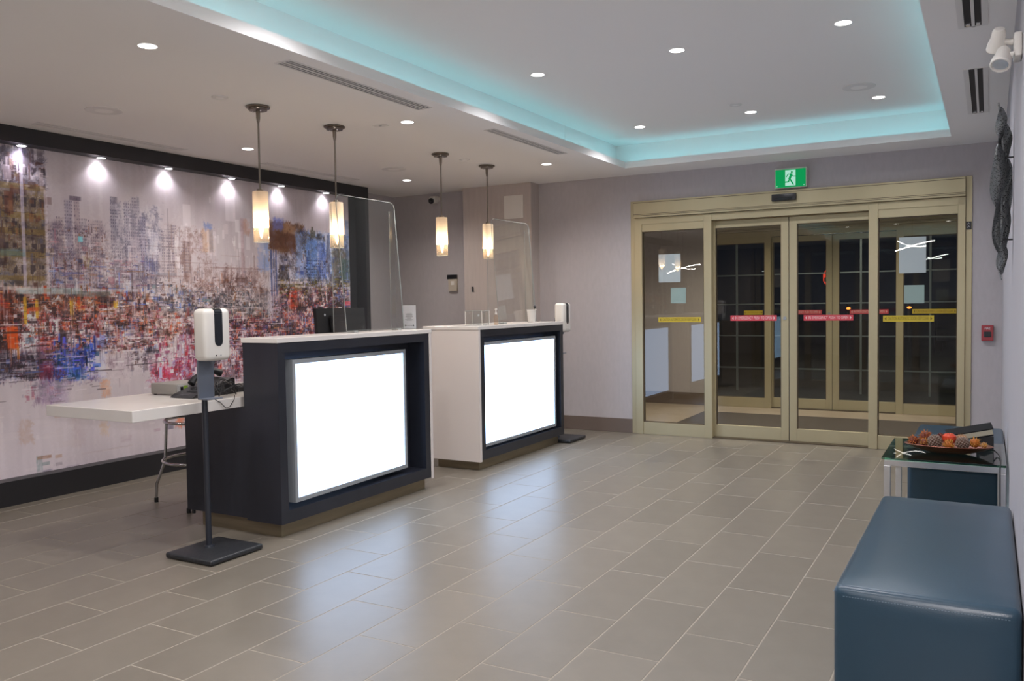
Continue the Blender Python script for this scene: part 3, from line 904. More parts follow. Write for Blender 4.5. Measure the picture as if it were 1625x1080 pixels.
    A = np.ones((nz * W, 4), np.float32)
    A[:, :3] = L.reshape(-1, 3)
    at.data.foreach_set('color', A.ravel())
    m = bpy.data.materials.new('city_print_on_vinyl')
    m.use_nodes = True
    nt = m.node_tree
    b = nt.nodes['Principled BSDF']
    b.inputs['Roughness'].default_value = .5
    ca = nt.nodes.new('ShaderNodeVertexColor')
    ca.layer_name = 'print'
    nt.links.new(ca.outputs[0], b.inputs['Base Color'])
    me.materials.append(m)
    return me
MURAL_GAIN = 2.1
mural_me = paint_mural()
mu = bpy.data.objects.new('city_mural', mural_me)
COL.objects.link(mu)
mu.location = (XB, 3, 0)
tag(mu, 'abstract painted city skyline mural with coloured crowd filling the left wall', 'mural')

# wall washer lamps under the header
def washer(y, label):
    t = thing('mural_spotlight', label, 'light', (-6.195, y, 2.615), 'spotlights under the mural header')
    bm = BM()
    lathe(bm, [(.036, -.006), (.040, -.004), (.040, 0)], (-6.195, y, 2.615), 20)
    obj('trim_ring', bm, M['alu'], t, True)
    obj('lens', lathe(BM(), [(.001, -.0085), (.030, -.0075), (.031, -.005)], (-6.195, y, 2.615), 20), M['washer'], t)
    lamp('mural_spotlight_beam', 'SPOT', (-6.212, y, 2.600), WASHER_W * 4.2, (1, .96, 1), (-6.235, y, 1.6), spot_size=math.radians(125), spot_blend=.8, shadow_soft_size=.025)
wy = [2.42, 3.07, 3.72, 4.36, 5.00, 5.70, 6.34, 7.00]
wl = {3.72: 'mural spotlight nearest the left edge of the photo, over the brown tower', 4.36: 'second visible mural spotlight from the left, over pale sky',
      5.00: 'third visible mural spotlight from the left, over pale sky', 5.70: 'fourth mural spotlight, left of the nearest pendant',
      6.34: 'fifth mural spotlight, just right of the nearest pendant', 7.00: 'last mural spotlight, next to the far end of the header'}
for y in wy:
    if y in wl:
        washer(y, wl[y])
    else:
        lamp('mural_spotlight_beam', 'SPOT', (-6.212, y, 2.600), WASHER_W * 4.2, (1, .96, 1), (-6.235, y, 1.6), spot_size=math.radians(125), spot_blend=.8, shadow_soft_size=.025)

# ------------------------------------------------------------------ ceiling fittings
def downlight(x, y, z, label, group, energy, vis=True, color=(1, .93, .87)):
    if vis:
        t = thing('downlight', label, 'light', (x, y, z), group)
        bm = BM()
        a, b = .072, .046
        outer = [(-a, -a), (a, -a), (a, a), (-a, a)]
        n = 24
        ring = [bm.verts.new((x + b * math.cos(2 * PI * i / n), y + b * math.sin(2 * PI * i / n), z - .0035)) for i in range(n)]
        sq = []
        for i in range(n):
            c, s = math.cos(2 * PI * i / n), math.sin(2 * PI * i / n)
            k = a / max(abs(c), abs(s))
            sq.append(bm.verts.new((x + c * k, y + s * k, z - .0005)))
        up_ = [bm.verts.new((v.co.x, v.co.y, z - .0005)) for v in ring]
        for i in range(n):
            j = (i + 1) % n
            bm.faces.new((sq[i], sq[j], ring[j], ring[i]))
            bm.faces.new((ring[i], ring[j], up_[j], up_[i]))
        obj('trim_plate', bm, M['ceiling'], t, True)
        obj('lens', lathe(BM(), [(.001, -.003), (.042, -.003), (.0455, -.002)], (x, y, z), 24), M['lampwhite'], t)
    lamp('downlight_beam', 'SPOT', (x, y, z - .02), energy, color, (x, y, 0), spot_size=math.radians(150), spot_blend=1.0, shadow_soft_size=.045)

lower = [(-3.72, 2.90, 'downlight nearest the camera in the lower ceiling, left of the long vent'), (-3.70, 5.07, 'downlight between the two long vents by the tray edge'),
         (-3.71, 7.32, 'lower ceiling downlight beyond the farther black slotted vent'), (-5.43, 5.18, 'lower ceiling downlight beside the nearest pendant rod, close to the mural'),
         (-5.42, 7.40, 'lower ceiling downlight near the far end of the mural header')]
for x, y, l in lower:
    downlight(x, y, H, l, 'downlights in the lower ceiling', DOWNLIGHT_W * 4)
for x, y in ((-3.72, .7), (-5.43, .75), (-3.72, -1.5)):
    downlight(x, y, H, '', '', FAR_W * 4, y < 4)  if False else lamp('downlight_beam', 'SPOT', (x, y, H - .02), FAR_W * 2.2, (1, .93, .87), (x, y, 0), spot_size=math.radians(150), spot_blend=1.0, shadow_soft_size=.045)
upper = [(-1.735, 5.27, 'tray downlight at the top middle of the photo'), (-.745, 5.27, 'tray downlight at the top right of the photo'),
         (-2.745, 5.30, 'tray downlight nearest the left tray edge, front row'), (-2.78, 7.37, 'tray downlight in the far left corner of the tray'),
         (-1.77, 7.32, 'middle downlight of the far tray row'), (-.775, 7.35, 'right downlight of the far tray row, beside the round speaker')]
for x, y, l in upper:
    downlight(x, y, TZ, l, 'downlights in the ceiling tray', TRAY_W * 4, color=(.97, .95, 1))
for y in (3.2, 1.1, -1.0, -3.1):
    for x in (-2.77, -1.76, -.76):
        obj('downlight_lens', lathe(BM(), [(.001, -.003), (.042, -.003), (.0455, -.002)], (x, y, TZ), 24), M['lampwhite'], ceil)
        if x != -1.76 or y > 2:
            lamp('downlight_beam', 'SPOT', (x, y, TZ - .02), FAR_W * 3.0, (.97, .95, 1), (x, y, 0), spot_size=math.radians(150), spot_blend=1.0, shadow_soft_size=.045)

def slot_vent(x0, x1, y0, y1, label, finish, slotm, group='linear slot vents in the ceiling'):
    xc, yc = (x0 + x1) / 2, (y0 + y1) / 2
    t = thing('slot_vent', label, 'vent', (xc, yc, H), group)
    f = .012
    z = H
    bm = BM()
    box(bm, x0, x0 + f, y0, y1, z - .004, z)
    box(bm, x1 - f, x1, y0, y1, z - .004, z)
    box(bm, x0 + f, x1 - f, y0, y0 + f, z - .004, z)
    box(bm, x0 + f, x1 - f, y1 - f, y1, z - .004, z)
    box(bm, xc - .007, xc + .007, y0 + f, y1 - f, z - .004, z)
    obj('flange', bm, finish, t)
    for a, b in ((x0 + f, xc - .007), (xc + .007, x1 - f)):
        bm = BM()
        box(bm, a, b, y0 + f, y1 - f, z - .0012, z - .0004)
        s = obj('slot', bm, slotm, t)
        bm = BM()
        m_ = (a + b) / 2
        box(bm, m_ - .004, m_ + .002, y0 + f, y1 - f, z - .0028, z - .0012)
        obj('blade', bm, finish, s)
    return t
M['slotblack'] = mat('black_slot', (.004, .004, .008), .5, spec=.3)
M['slotgrey'] = mat('shaded_slot_grey', (.16, .16, .17), .7)
M['slotpale'] = mat('pale_slot', (.40, .38, .38), .7)
M['ventwhite'] = mat('vent_white_enamel', (.74, .72, .70), .5)
slot_vent(-3.41, -3.29, 3.46, 4.80, 'long white slotted vent left of the tray, nearest the camera', M['ventwhite'], M['slotgrey'])
slot_vent(-3.385, -3.29, 5.62, 6.90, 'farther slotted vent beside the tray, with dark slots', M['ventwhite'], M['slotgrey'])
slot_vent(-5.95, -5.845, 3.65, 4.92, 'faint slotted vent above the left part of the mural', M['ventwhite'], M['slotpale'])
slot_vent(-5.89, -5.79, 5.77, 7.07, 'faint slotted vent above the right part of the mural', M['ventwhite'], M['slotpale'])
def right_vent(y0, y1, label):
    t = thing('slot_vent', label, 'vent', (-.075, y0, H), 'black slotted vents by the right wall')
    x0, x1 = -.145, -.015
    bm = BM()
    f = .028
    box(bm, x0, x0 + f, y0, y1, H - .004, H)
    box(bm, x1 - f, x1, y0, y1, H - .004, H)
    box(bm, x0 + f, x1 - f, y0, y0 + .012, H - .004, H)
    box(bm, x0 + f, x1 - f, y1 - .012, y1, H - .004, H)
    box(bm, -.086, -.072, y0, y1, H - .004, H)
    obj('flange', bm, M['ventwhite'], t)
    for a, b in ((x0 + f, -.086), (-.072, x1 - f)):
        s = obj('slot', box(BM(), a, b, y0 + .012, y1 - .012, H - .001, H - .0002), M['slotblack'], t)
        obj('end_clip', box(BM(), a + .006, b - .006, y1 - .05, y1 - .012, H - .004, H - .001), M['chrome'], s)
right_vent(5.70, 7.10, 'black two-slot ceiling vent below the emergency light, nearer the doors')
right_vent(3.55, 4.83, 'black two-slot ceiling vent cut by the top edge of the photo')

def disc(name, x, y, z, r, label, cat, group, m=None, inner=True):
    t = thing(name, label, cat, (x, y, z), group)
    bm = BM()
    lathe(bm, [(r, 0), (r, -.004), (r * .93, -.007), (r * .88, -.006)], (x, y, z), 32)
    obj('rim', bm, M['ventwhite'], t, True)
    bm = BM()
    lathe(bm, [(r * .88, -.004), (r * .4, -.0065), (.001, -.0072)], (x, y, z), 32)
    obj('grille', bm, M['ceiling'], t, True)
disc('ceiling_speaker', -5.164, 3.668, H, .118, 'round flush speaker in the lower ceiling at the left of the photo', 'speaker', 'flush ceiling speakers')
disc('ceiling_speaker', -5.082, 6.728, H, .118, 'round flush speaker in the lower ceiling near the mural header end', 'speaker', 'flush ceiling speakers')
disc('ceiling_speaker', -.865, 6.91, TZ, .118, 'round flush speaker in the tray by the far right downlight', 'speaker', 'flush ceiling speakers')
disc('sprinkler_cover', -4.246, 3.831, H, .052, 'small round sprinkler cover left of the nearest pendant canopy', 'sprinkler', 'small round ceiling covers')
disc('sprinkler_cover', -4.222, 6.661, H, .048, 'small round sprinkler cover between the two farther pendants', 'sprinkler', 'small round ceiling covers')
disc('sprinkler_cover', -1.81, 6.98, TZ, .05, 'small round sprinkler cover in the tray beside the middle far downlight', 'sprinkler', 'small round ceiling covers')
t = thing('ceiling_access_plate', 'small rectangular plate in the ceiling beside a downlight', 'plate', (-3.915, 5.10, H))
obj('plate', box(BM(), -3.99, -3.88, 5.03, 5.09, H - .004, H, .001), M['ventwhite'], t)
obj('latch', box(BM(), -3.945, -3.925, 5.05, 5.06, H - .006, H - .004), M['alu'], t)

# ring chandeliers of the part of the lobby behind the camera (the door glass mirrors them)
def ring_light(x, y, z, r, label):
    t = thing('ring_chandelier', label, 'chandelier', (x, y, H), 'ring chandeliers behind the camera')
    for k, (dz, rr, tilt) in enumerate(((0, r, .28), (.10, r * .7, -.35))):
        pts = [(x + rr * math.cos(a * PI / 24), y + rr * math.sin(a * PI / 24), z + dz + rr * tilt * math.cos(a * PI / 24 + k)) for a in range(k * 26, k * 26 + 19)]
        obj('lit_arc', tube(BM(), pts, .008, 8), M['ring'], t, True)
    obj('canopy', lathe(BM(), [(.07, 0), (.07, -.02), (.001, -.025)], (x, y, H), 24), M['nickel'], t, True)
    obj('rod', cyl(BM(), (x, y, z), (x, y, H - .02), .006, n=10), M['nickel'], t, True)
    obj('hub', cyl(BM(), (x - rr, y, z + .05), (x + rr, y, z + .05), .006, n=10), M['nickel'], t, True)
M['ring'] = emit('lit_ring_diffuser', (1, .95, .90), 40)
ring_light(-1.15, 1.0, 2.25, .34, 'ring chandelier hanging behind the camera, mirrored in the right sidelight')
ring_light(-5.2, .9, 2.0, .34, 'ring chandelier near the mural behind the view, mirrored in the left sidelight')

# ------------------------------------------------------------------ pendants
frost = bpy.data.materials.new('frosted_ombre_glass')
frost.use_nodes = True
nt = frost.node_tree
nt.nodes.clear()
out = nt.nodes.new('ShaderNodeOutputMaterial')
tl_ = nt.nodes.new('ShaderNodeBsdfTranslucent')
tl_.inputs[0].default_value = (1, .90, .78, 1)
df = nt.nodes.new('ShaderNodeBsdfDiffuse')
df.inputs[0].default_value = (.75, .68, .6, 1)
mx1 = nt.nodes.new('ShaderNodeMixShader')
mx1.inputs[0].default_value = .25
nt.links.new(tl_.outputs[0], mx1.inputs[1])
nt.links.new(df.outputs[0], mx1.inputs[2])
tr = nt.nodes.new('ShaderNodeBsdfTransparent')
tr.inputs[0].default_value = (1, .97, .93, 1)
mx2 = nt.nodes.new('ShaderNodeMixShader')
mx2.inputs[0].default_value = .12
nt.links.new(mx1.outputs[0], mx2.inputs[1])
nt.links.new(tr.outputs[0], mx2.inputs[2])
nt.links.new(mx2.outputs[0], out.inputs[0])
M['clear'] = sheet_glass('clear_pendant_glass', (.82, .70, .58), 1.45, boost=1.5, haze=.12)

def pendant(x, y, label):
    t = thing('pendant_light', label, 'light', (x, y, H), 'glass cylinder pendants over the desks')
    bm = BM()
    lathe(bm, [(.070, 0), (.078, -.004), (.078, -.012), (.062, -.016), (.060, -.028), (.001, -.028)], (x, y, H), 32)
    c = obj('canopy', bm, M['nickel'], t, True)
    for dx in (-.035, .035):
        obj('screw', ball(BM(), (x + dx, y - .01, H - .03), .006, 1, 1, 1.4, 10, 6), M['chrome'], c, True)
    bm = BM()
    lathe(bm, [(.014, -.028), (.013, -.075), (.009, -.10), (.0062, -.11), (.0062, -.56)], (x, y, H), 14)
    obj('stem', bm, M['nickel'], t, True)
    bm = BM()
    lathe(bm, [(.020, -.545), (.024, -.56), (.024, -.60), (.021, -.70), (.018, -.72)], (x, y, H), 18)
    obj('socket', bm, M['nickel'], t, True)
    zt, zm, zb, r = H - .562, H - .80, H - .895, .051
    bm = BM()
    lathe(bm, [(.026, zt - H), (r - .002, zt - H), (r, zt - H - .004), (r, zm - H)], (x, y, H), 36)
    sh = obj('shade', bm, frost, t, True)
    for f in ():
        pass
    bm = BM()
    n = 36
    ra = [bm.verts.new((x + r * math.cos(2 * PI * i / n), y + r * math.sin(2 * PI * i / n), zm)) for i in range(n)]
    rb = [bm.verts.new((x + r * math.cos(2 * PI * i / n), y + r * math.sin(2 * PI * i / n), zb)) for i in range(n)]
    for i in range(n):
        bm.faces.new((ra[i], ra[(i + 1) % n], rb[(i + 1) % n], rb[i]))
    obj('clear_glass', bm, M['clear'], sh, True)
    bm = BM()
    tube(bm, [(x + r * math.cos(2 * PI * i / 36), y + r * math.sin(2 * PI * i / 36), zb) for i in range(36)], .0016, 6, True)
    obj('glass_rim', bm, M['acrylicedge'], sh, True)
    bm = BM()
    lathe(bm, [(.009, -.72), (.014, -.745), (.017, -.78), (.015, -.82), (.008, -.855), (.001, -.872)], (x, y, H), 16)
    obj('bulb', bm, M['bulb'], t, True)
    lamp('pendant_glow', 'POINT', (x, y, H - .80), PENDANT_W, (1, .78, .54), shadow_soft_size=.03)
    return t
pendant(-4.236, 4.14, 'glass cylinder pendant nearest the camera, second rod from the left side')
pendant(-4.233, 4.892, 'second pendant, hanging just in front of the far mural end')
pendant(-4.230, 6.28, 'third pendant, hanging left of the wall column')
pendant(-4.225, 7.065, 'farthest pendant, hanging in front of the wall column')

# ------------------------------------------------------------------ reception desks
XF = -3.698
def light_box(parent, y0, y1, z0, z1, xf, yaw):
    yc = (y0 + y1) / 2
    def add(name, parts, m):
        bm = BM()
        for p in parts:
            box(bm, *p)
        rot = Matrix.Translation((xf, yc, 0)) @ Matrix.Rotation(yaw, 4, 'Z') @ Matrix.Translation((-xf, -yc, 0))
        bmesh.ops.transform(bm, matrix=rot, verts=bm.verts)
        return bm
    f = .026
    d = .085
    frm = obj('light_box_frame', add('f', [(xf - d, xf, y0 - f, y0, z0 - f, z1 + f), (xf - d, xf, y1, y1 + f, z0 - f, z1 + f),
                                      (xf - d, xf, y0, y1, z0 - f, z0), (xf - d, xf, y0, y1, z1, z1 + f)], 0), M['alu'], parent)
    obj('lit_panel', add('p', [(xf - .012, xf - .007, y0, y1, z0, z1)], 0), M['panel'], frm)
    return frm

def desk(y0, y1, label, white_near, white_far, lb, yaw, depth, ztop=1.215, back_x=None):
    t = thing('reception_desk', label, 'desk', (XF - .15, y0, 0), 'reception desks with glowing fronts')
    xb = XF - depth
    ft = .045
    zb, zt = .088, 1.185
    ya, yb = (y0 + .006, y1) if white_near else (y0, y1 - .032)
    if white_near:
        ya = y0 + .032
    if white_far:
        yb = y1 - .032
    # front frame around the recess
    oy0, oy1, oz0, oz1 = ya + .062, yb - .062, .165, 1.125
    bm = BM()
    box(bm, XF - ft, XF, ya, oy0, zb, zt)
    box(bm, XF - ft, XF, oy1, yb, zb, zt)
    box(bm, XF - ft, XF, oy0, oy1, zb, oz0)
    box(bm, XF - ft, XF, oy0, oy1, oz1, zt)
    obj('front_frame', bm, M['laminate'], t)
    bm = BM()
    dp = .15
    box(bm, XF - dp - .012, XF - dp, oy0 - .01, oy1 + .01, oz0 - .01, oz1 + .01)
    box(bm, XF - dp, XF - ft, oy0 - .012, oy0, oz0 - .012, oz1 + .012)
    box(bm, XF - dp, XF - ft, oy1, oy1 + .012, oz0 - .012, oz1 + .012)
    box(bm, XF - dp, XF - ft, oy0, oy1, oz0 - .012, oz0)
    box(bm, XF - dp, XF - ft, oy0, oy1, oz1, oz1 + .012)
    obj('recess', bm, M['laminate'], t)
    bm = BM()
    box(bm, xb, XF - ft, ya, ya + .02, zb, zt)
    if not white_near:
        pass
    box(bm, xb, XF - ft, yb - .02, yb, zb, zt)
    box(bm, xb, xb + .02, ya + .02, yb - .02, zb, zt)
    obj('carcass', bm, M['laminate'], t)
    bm = BM()
    box(bm, xb - (.26 if white_near else .01), XF + .004, y0 - .004, y1 + .004, zt, ztop, .0025)
    obj('counter_top', bm, M['solid'], t)
    if white_near:
        obj('end_panel', box(BM(), xb - .25, XF + .003, y0, y0 + .03, .075, zt, .002), M['panelwhite'], t)
    if white_far:
        obj('end_panel', box(BM(), xb - .01, XF + .003, y1 - .03, y1, .075, zt, .002), M['panelwhite'], t)
    bm = BM()
    box(bm, xb - (.16 if white_near else 0), XF - .045, y0 + (.05 if white_near else .04), y1 - .055, 0, zb)
    obj('toe_kick', bm, M['kick'], t)
    light_box(t, *lb, XF - .025, yaw)
    return t
d1 = desk(3.715, 5.315, 'nearer dark reception desk with white top and glowing panel', False, True, (3.862, 5.03, .225, 1.05), math.radians(2.4), .29)
d2 = desk(6.0, 7.605, 'farther reception desk with white side panel and glowing front', True, False, (6.10, 7.46, .21, 1.05), 0, .30)
# pedestal and seam of the nearer desk
bm = BM()
box(bm, -4.53, XF - .29, 3.718, 4.25, .10, .785)
ped = obj('pedestal', bm, M['laminate'], d1)
obj('toe_kick', box(BM(), -4.435, XF - .29, 3.757, 4.23, 0, .10), M['kick'], ped)
obj('levelling_foot', cyl(BM(), (-4.50, 3.74, .07), (-4.50, 3.74, .10), .012), M['black'], ped)
# the low work surface behind the nearer desk
wt = thing('work_table_top', 'thick white work surface cantilevered left of the nearer reception desk', 'table', (-4.4, 4, .82))
bm = BM()
box(bm, -4.80, -4.03, 2.965, 5.25, .786, .85, .003)
obj('slab', bm, M['solid'], wt)
bm = BM()
box(bm, -4.76, -4.69, 4.95, 5.2, 0, .786)
obj('support_panel', bm, M['laminate'], wt)

# ------------------------------------------------------------------ acrylic shields
def shield(y0, y1, label, zt=2.17, z0=1.216):
    t = thing('acrylic_shield', label, 'shield', (-3.9, (y0 + y1) / 2, z0), 'clear sneeze guards')
    xb, xt = -3.852, -3.925
    bm = BM()
    th = .005
    vs = [(xb, y0, z0 + .012), (xb, y1, z0 + .012), (xt, y1, zt), (xt, y0, zt)]
    # rounded top corners
    r = .05
    pts = [(y0, z0 + .012), (y1, z0 + .012)]
    for k in range(7):
        a = k / 6 * PI / 2
        pts.append((y1 - r + r * math.cos(a), zt - r + r * math.sin(a)))
    for k in range(7):
        a = PI / 2 + k / 6 * PI / 2
        pts.append((y0 + r + r * math.cos(a), zt - r + r * math.sin(a)))
    def xx(z):
        return xb + (xt - xb) * (z - z0) / (zt - z0)
    A = [bm.verts.new((xx(z), y, z)) for y, z in pts]
    B = [bm.verts.new((xx(z) - th, y, z)) for y, z in pts]
    bm.faces.new(A)
    bm.faces.new(list(reversed(B)))
    p = obj('front_pane', bm, M['acrylic'], t)
    bm = BM()
    tube(bm, [(xx(z) - th / 2, y, z) for y, z in pts], .0028, 6, True)
    obj('polished_edge', bm, M['acrylicedge'], p, True)
    for y in (y0 + .004, y1 - .004):
        out_ = [(xx(z0) - .004, z0 + .003), (xx(zt - .06) - .004, zt - .06), (-3.972, zt - .06), (-3.972, z0 + .003)]
        bm = BM()
        a_ = [bm.verts.new((x_, y - .002, z_)) for x_, z_ in out_]
        b_ = [bm.verts.new((x_, y + .002, z_)) for x_, z_ in out_]
        bm.faces.new(a_)
        bm.faces.new(list(reversed(b_)))
        s = obj('side_wing', bm, M['acrylic'], t)
        obj('polished_edge', tube(BM(), [(x_, y, z_) for x_, z_ in out_], .0022, 6, True), M['acrylicedge'], s, True)
    for y in (y0 + .08, y1 - .08):
        bm = BM()
        box(bm, -3.90, -3.835, y - .02, y + .02, z0 - .001, z0 + .012, .002)
        obj('foot', bm, M['acrylicedge'], t)
shield(4.53, 5.19, 'tall clear acrylic shield standing on the nearer reception desk')
shield(6.62, 7.34, 'tall clear acrylic shield standing on the farther reception desk')

# ------------------------------------------------------------------ hand sanitisers
def sanitiser(px_, py_, bx, by, base_dx, label, lab2):
    """px_,py_: pole position; bx,by: base centre"""
    t = thing('sanitizer_stand', label, 'stand', (bx, by, 0), 'sanitizer stands by the desks')
    bm = BM()
    w, d = .185, .19
    prof = [(bx - w, by - d, 0), (bx + w, by - d, 0), (bx + w, by + d, 0), (bx - w, by + d, 0)]
    box(bm, bx - w, bx + w, by - d, by + d, .004, .034, .010, 3)
    obj('base', bm, M['blacksteel'], t, True)
    bm = BM()
    lathe(bm, [(.030, .034), (.028, .042), (.020, .046)], (px_, py_, 0), 20)
    tube(bm, [(px_, py_, .04), (px_, py_, .90)], .0165, 16)
    obj('pole', bm, M['poleblue'], t, True)
    bm = BM()
    xp = px_ + .012
    box(bm, xp - .006, xp + .010, py_ - .055, py_ + .055, .885, 1.25, .004)
    pl = obj('back_plate', bm, M['greyplastic'], t, True)
    bm = BM()
    box(bm, xp + .01, xp + .075, py_ - .055, py_ + .055, .885, .893, .002)
    box(bm, xp + .010, xp + .012, py_ - .012, py_ + .012, 1.06, 1.064)
    obj('drip_shelf', bm, M['greyplastic'], pl)
    box_m = BM()
    # dispenser body
    x0, x1 = xp + .012, xp + .118
    r = .028
    box(box_m, x0, x1, py_ - .092, py_ + .092, 1.105, 1.398, r, 4)
    bd = obj('dispenser', box_m, M['whiteplastic'], t, True)
    # black window band that runs over the top edge
    bm = BM()
    hw = .028
    pts = []
    for k in range(9):
        a = k / 8 * PI
        pts.append((py_ + hw * math.cos(a + PI), 1.215 - hw * math.sin(a)))
    pts = [(py_ - hw, 1.3695)] + pts[0:9] + [(py_ + hw, 1.3695)]
    prism(bm, pts, 0, x1 - .001, x1 + .0022)
    # over the top curve
    n = 8
    prev = None
    for k in range(n + 1):
        a = k / n * PI / 2
        rr = r + .0022
        c = (x1 - r + rr * math.cos(a), 1.398 - r + rr * math.sin(a))
        cur = [bm.verts.new((c[0], py_ - hw, c[1])), bm.verts.new((c[0], py_ + hw, c[1]))]
        if prev:
            bm.faces.new((prev[0], prev[1], cur[1], cur[0]))
        prev = cur
    box(bm, x0 + .03, x1 - r, py_ - hw, py_ + hw, 1.3975, 1.4002)
    obj('window', bm, M['smoked'], bd)
    bm = BM()
    ball(bm, (x1, py_ - .02, 1.135), .0042, u=8, v=6)
    obj('sensor_light', bm, M['black'], bd)
    obj('sensor_light', ball(BM(), (x1, py_ + .012, 1.135), .0042, u=8, v=6), M['alu'], bd)
    bm = BM()
    cyl(bm, (xp + .062, py_, 1.085), (xp + .062, py_, 1.11), .013, .018, 14)
    obj('nozzle', bm, M['greyplastic'], bd)
sanitiser(-3.893, 3.335, -3.84, 3.33, 0, 'white automatic sanitizer stand in front of the nearer desk, charcoal pole', '')
sanitiser(-3.83, 7.72, -3.80, 7.76, 0, 'white sanitizer stand behind the far end of the farther desk', '')

# ------------------------------------------------------------------ things on the counters
t = thing('sign_holder', 'clear upright sign holder with a white card, on the nearer desk', 'sign', (-3.86, 5.13, 1.216))
sy, sx = 5.245, -3.845
bm = BM()
box(bm, sx - .06, sx + .06, sy - .0015, sy + .0015, 1.222, 1.398)
obj('card', bm, M['paper'], t)
bm = BM()
box(bm, sx - .064, sx + .064, sy - .005, sy - .003, 1.218, 1.404)
box(bm, sx - .064, sx + .064, sy + .003, sy + .005, 1.218, 1.404)
box(bm, sx - .064, sx + .064, sy - .035, sy + .035, 1.2155, 1.218)
obj('acrylic_sleeve', bm, M['acrylic'], t)
bm = BM()
rr_ = random.Random(3)
for k in range(9):
    z_ = 1.335 - k * .0065
    w_ = rr_.uniform(.02, .042)
    box(bm, sx - w_, sx + w_, sy - .0022, sy - .0015, z_, z_ + .0018)
for cx_ in (-.036, .038):
    box(bm, sx + cx_ - .006, sx + cx_ + .006, sy - .0022, sy - .0015, 1.240, 1.252)
box(bm, sx - .03, sx + .03, sy - .0022, sy - .0015, 1.244, 1.247)
obj('printed_lines', bm, M['ink'], t)

t = thing('monitor', 'black flat monitor seen from behind, on the work surface behind the nearer desk', 'monitor', (-4.36, 5.05, .85))
bm = BM()
prism(bm, [(-4.375, 1.02), (-4.345, 1.02), (-4.375, 1.385), (-4.405, 1.385)], 1, 4.80, 5.36)
hs = obj('housing', bm, M['black'], t)
bm = BM()
prism(bm, [(-4.33, 1.08), (-4.318, 1.08), (-4.34, 1.33), (-4.36, 1.33)], 1, 4.93, 5.23)
obj('rear_cover', bm, M['black'], hs)
obj('badge', ball(BM(), (-4.352, 4.87, 1.335), .010, .4, 1, 1, 10, 8), M['alu'], hs)
obj('stand_neck', box(BM(), -4.36, -4.335, 5.05, 5.11, .86, 1.12, .004), M['black'], t)
obj('stand_foot', box(BM(), -4.45, -4.22, 4.96, 5.20, .85, .862, .004), M['black'], t)

def open_acrylic_box(x, y, w, d, h, z, label):
    t = thing('acrylic_tray', label, 'tray', (x, y, z))
    bm = BM()
    th = .0035
    box(bm, x - w / 2, x + w / 2, y - d / 2, y - d / 2 + th, z, z + h)
    box(bm, x - w / 2, x + w / 2, y + d / 2 - th, y + d / 2, z, z + h)
    box(bm, x - w / 2, x - w / 2 + th, y - d / 2 + th, y + d / 2 - th, z, z + h)
    box(bm, x + w / 2 - th, x + w / 2, y - d / 2 + th, y + d / 2 - th, z, z + h)
    box(bm, x - w / 2, x + w / 2, y - d / 2, y + d / 2, z, z + th)
    b = obj('walls', bm, M['acrylic'], t)
    for zz in (z + h, z + .002):
        obj('bright_edge', tube(BM(), [(x - w / 2, y - d / 2, zz), (x + w / 2, y - d / 2, zz), (x + w / 2, y + d / 2, zz), (x - w / 2, y + d / 2, zz)], .0028, 6, True), M['acrylicedge'], b)
    for u, v in ((-1, -1), (1, -1), (1, 1), (-1, 1)):
        obj('corner_glint', tube(BM(), [(x + u * w / 2, y + v * d / 2, z), (x + u * w / 2, y + v * d / 2, z + h)], .0025, 6), M['whiteplastic'], b)  # white corner tubes paint in the glints on the clear acrylic
    return t
open_acrylic_box(-3.86, 6.25, .17, .12, .125, 1.216, 'open clear acrylic tray on the near end of the farther desk')
t = thing('brochure_stand', 'clear leaning acrylic stand with a pale star, behind the clear tray', 'stand', (-3.93, 6.36, 1.216))
bm = BM()
ys_ = 6.36
A = [bm.verts.new(p) for p in ((-3.985, ys_, 1.217), (-3.865, ys_, 1.217), (-3.86, ys_ + .03, 1.335), (-3.99, ys_ + .03, 1.335))]
B = [bm.verts.new(v.co + Vector((0, .004, 0))) for v in A]
bm.faces.new(A)
bm.faces.new(list(reversed(B)))
obj('back_plate', bm, M['acrylic'], t)
bm = BM()
vv = []
for k in range(10):
    r_ = .016 if k % 2 == 0 else .007
    vv.append(bm.verts.new((-3.925 + r_ * math.sin(k * PI / 5), ys_ + .018, 1.30 + r_ * math.cos(k * PI / 5))))
bm.faces.new(vv)
obj('star', bm, M['paper'], t)
t = thing('pump_bottle', 'small clear bottle with a bright cap next to the clear tray', 'bottle', (-3.80, 6.47, 1.216))
obj('bottle_body', lathe(BM(), [(.018, 0), (.020, .004), (.020, .07), (.012, .085), (.009, .09)], (-3.80, 6.47, 1.216), 18), M['clear'], t, True)
obj('pump_cap', lathe(BM(), [(.009, .09), (.009, .105), (.004, .107), (.004, .13), (.012, .132), (.010, .14), (.001, .142)], (-3.80, 6.47, 1.216), 14), M['whiteplastic'], t, True)

t = thing('pen_cup', 'white square cup holding a dark pen on the farther desk', 'cup', (-3.79, 7.12, 1.216))
cx, cy, cz = -3.79, 7.12, 1.216
bm = BM()
lathe(bm, [(.001, .003), (.032, .003), (.044, .118), (.048, .12), (.046, .124), (.041, .12), (.030, .008), (.001, .008)], (cx, cy, cz), 24)
obj('cup_body', bm, M['whiteplastic'], t, True)
t = thing('pen', 'dark round-topped pen leaning in the white cup', 'pen', (cx, cy, cz + .01))
bm = BM()
cyl(bm, (cx - .008, cy, cz + .012), (cx + .032, cy + .005, cz + .145), .004, n=10)
obj('pen_barrel', bm, M['black'], t, True)
obj('pen_top', ball(BM(), (cx + .034, cy + .005, cz + .150), .014, u=12, v=8), M['darkgrey'], t, True)

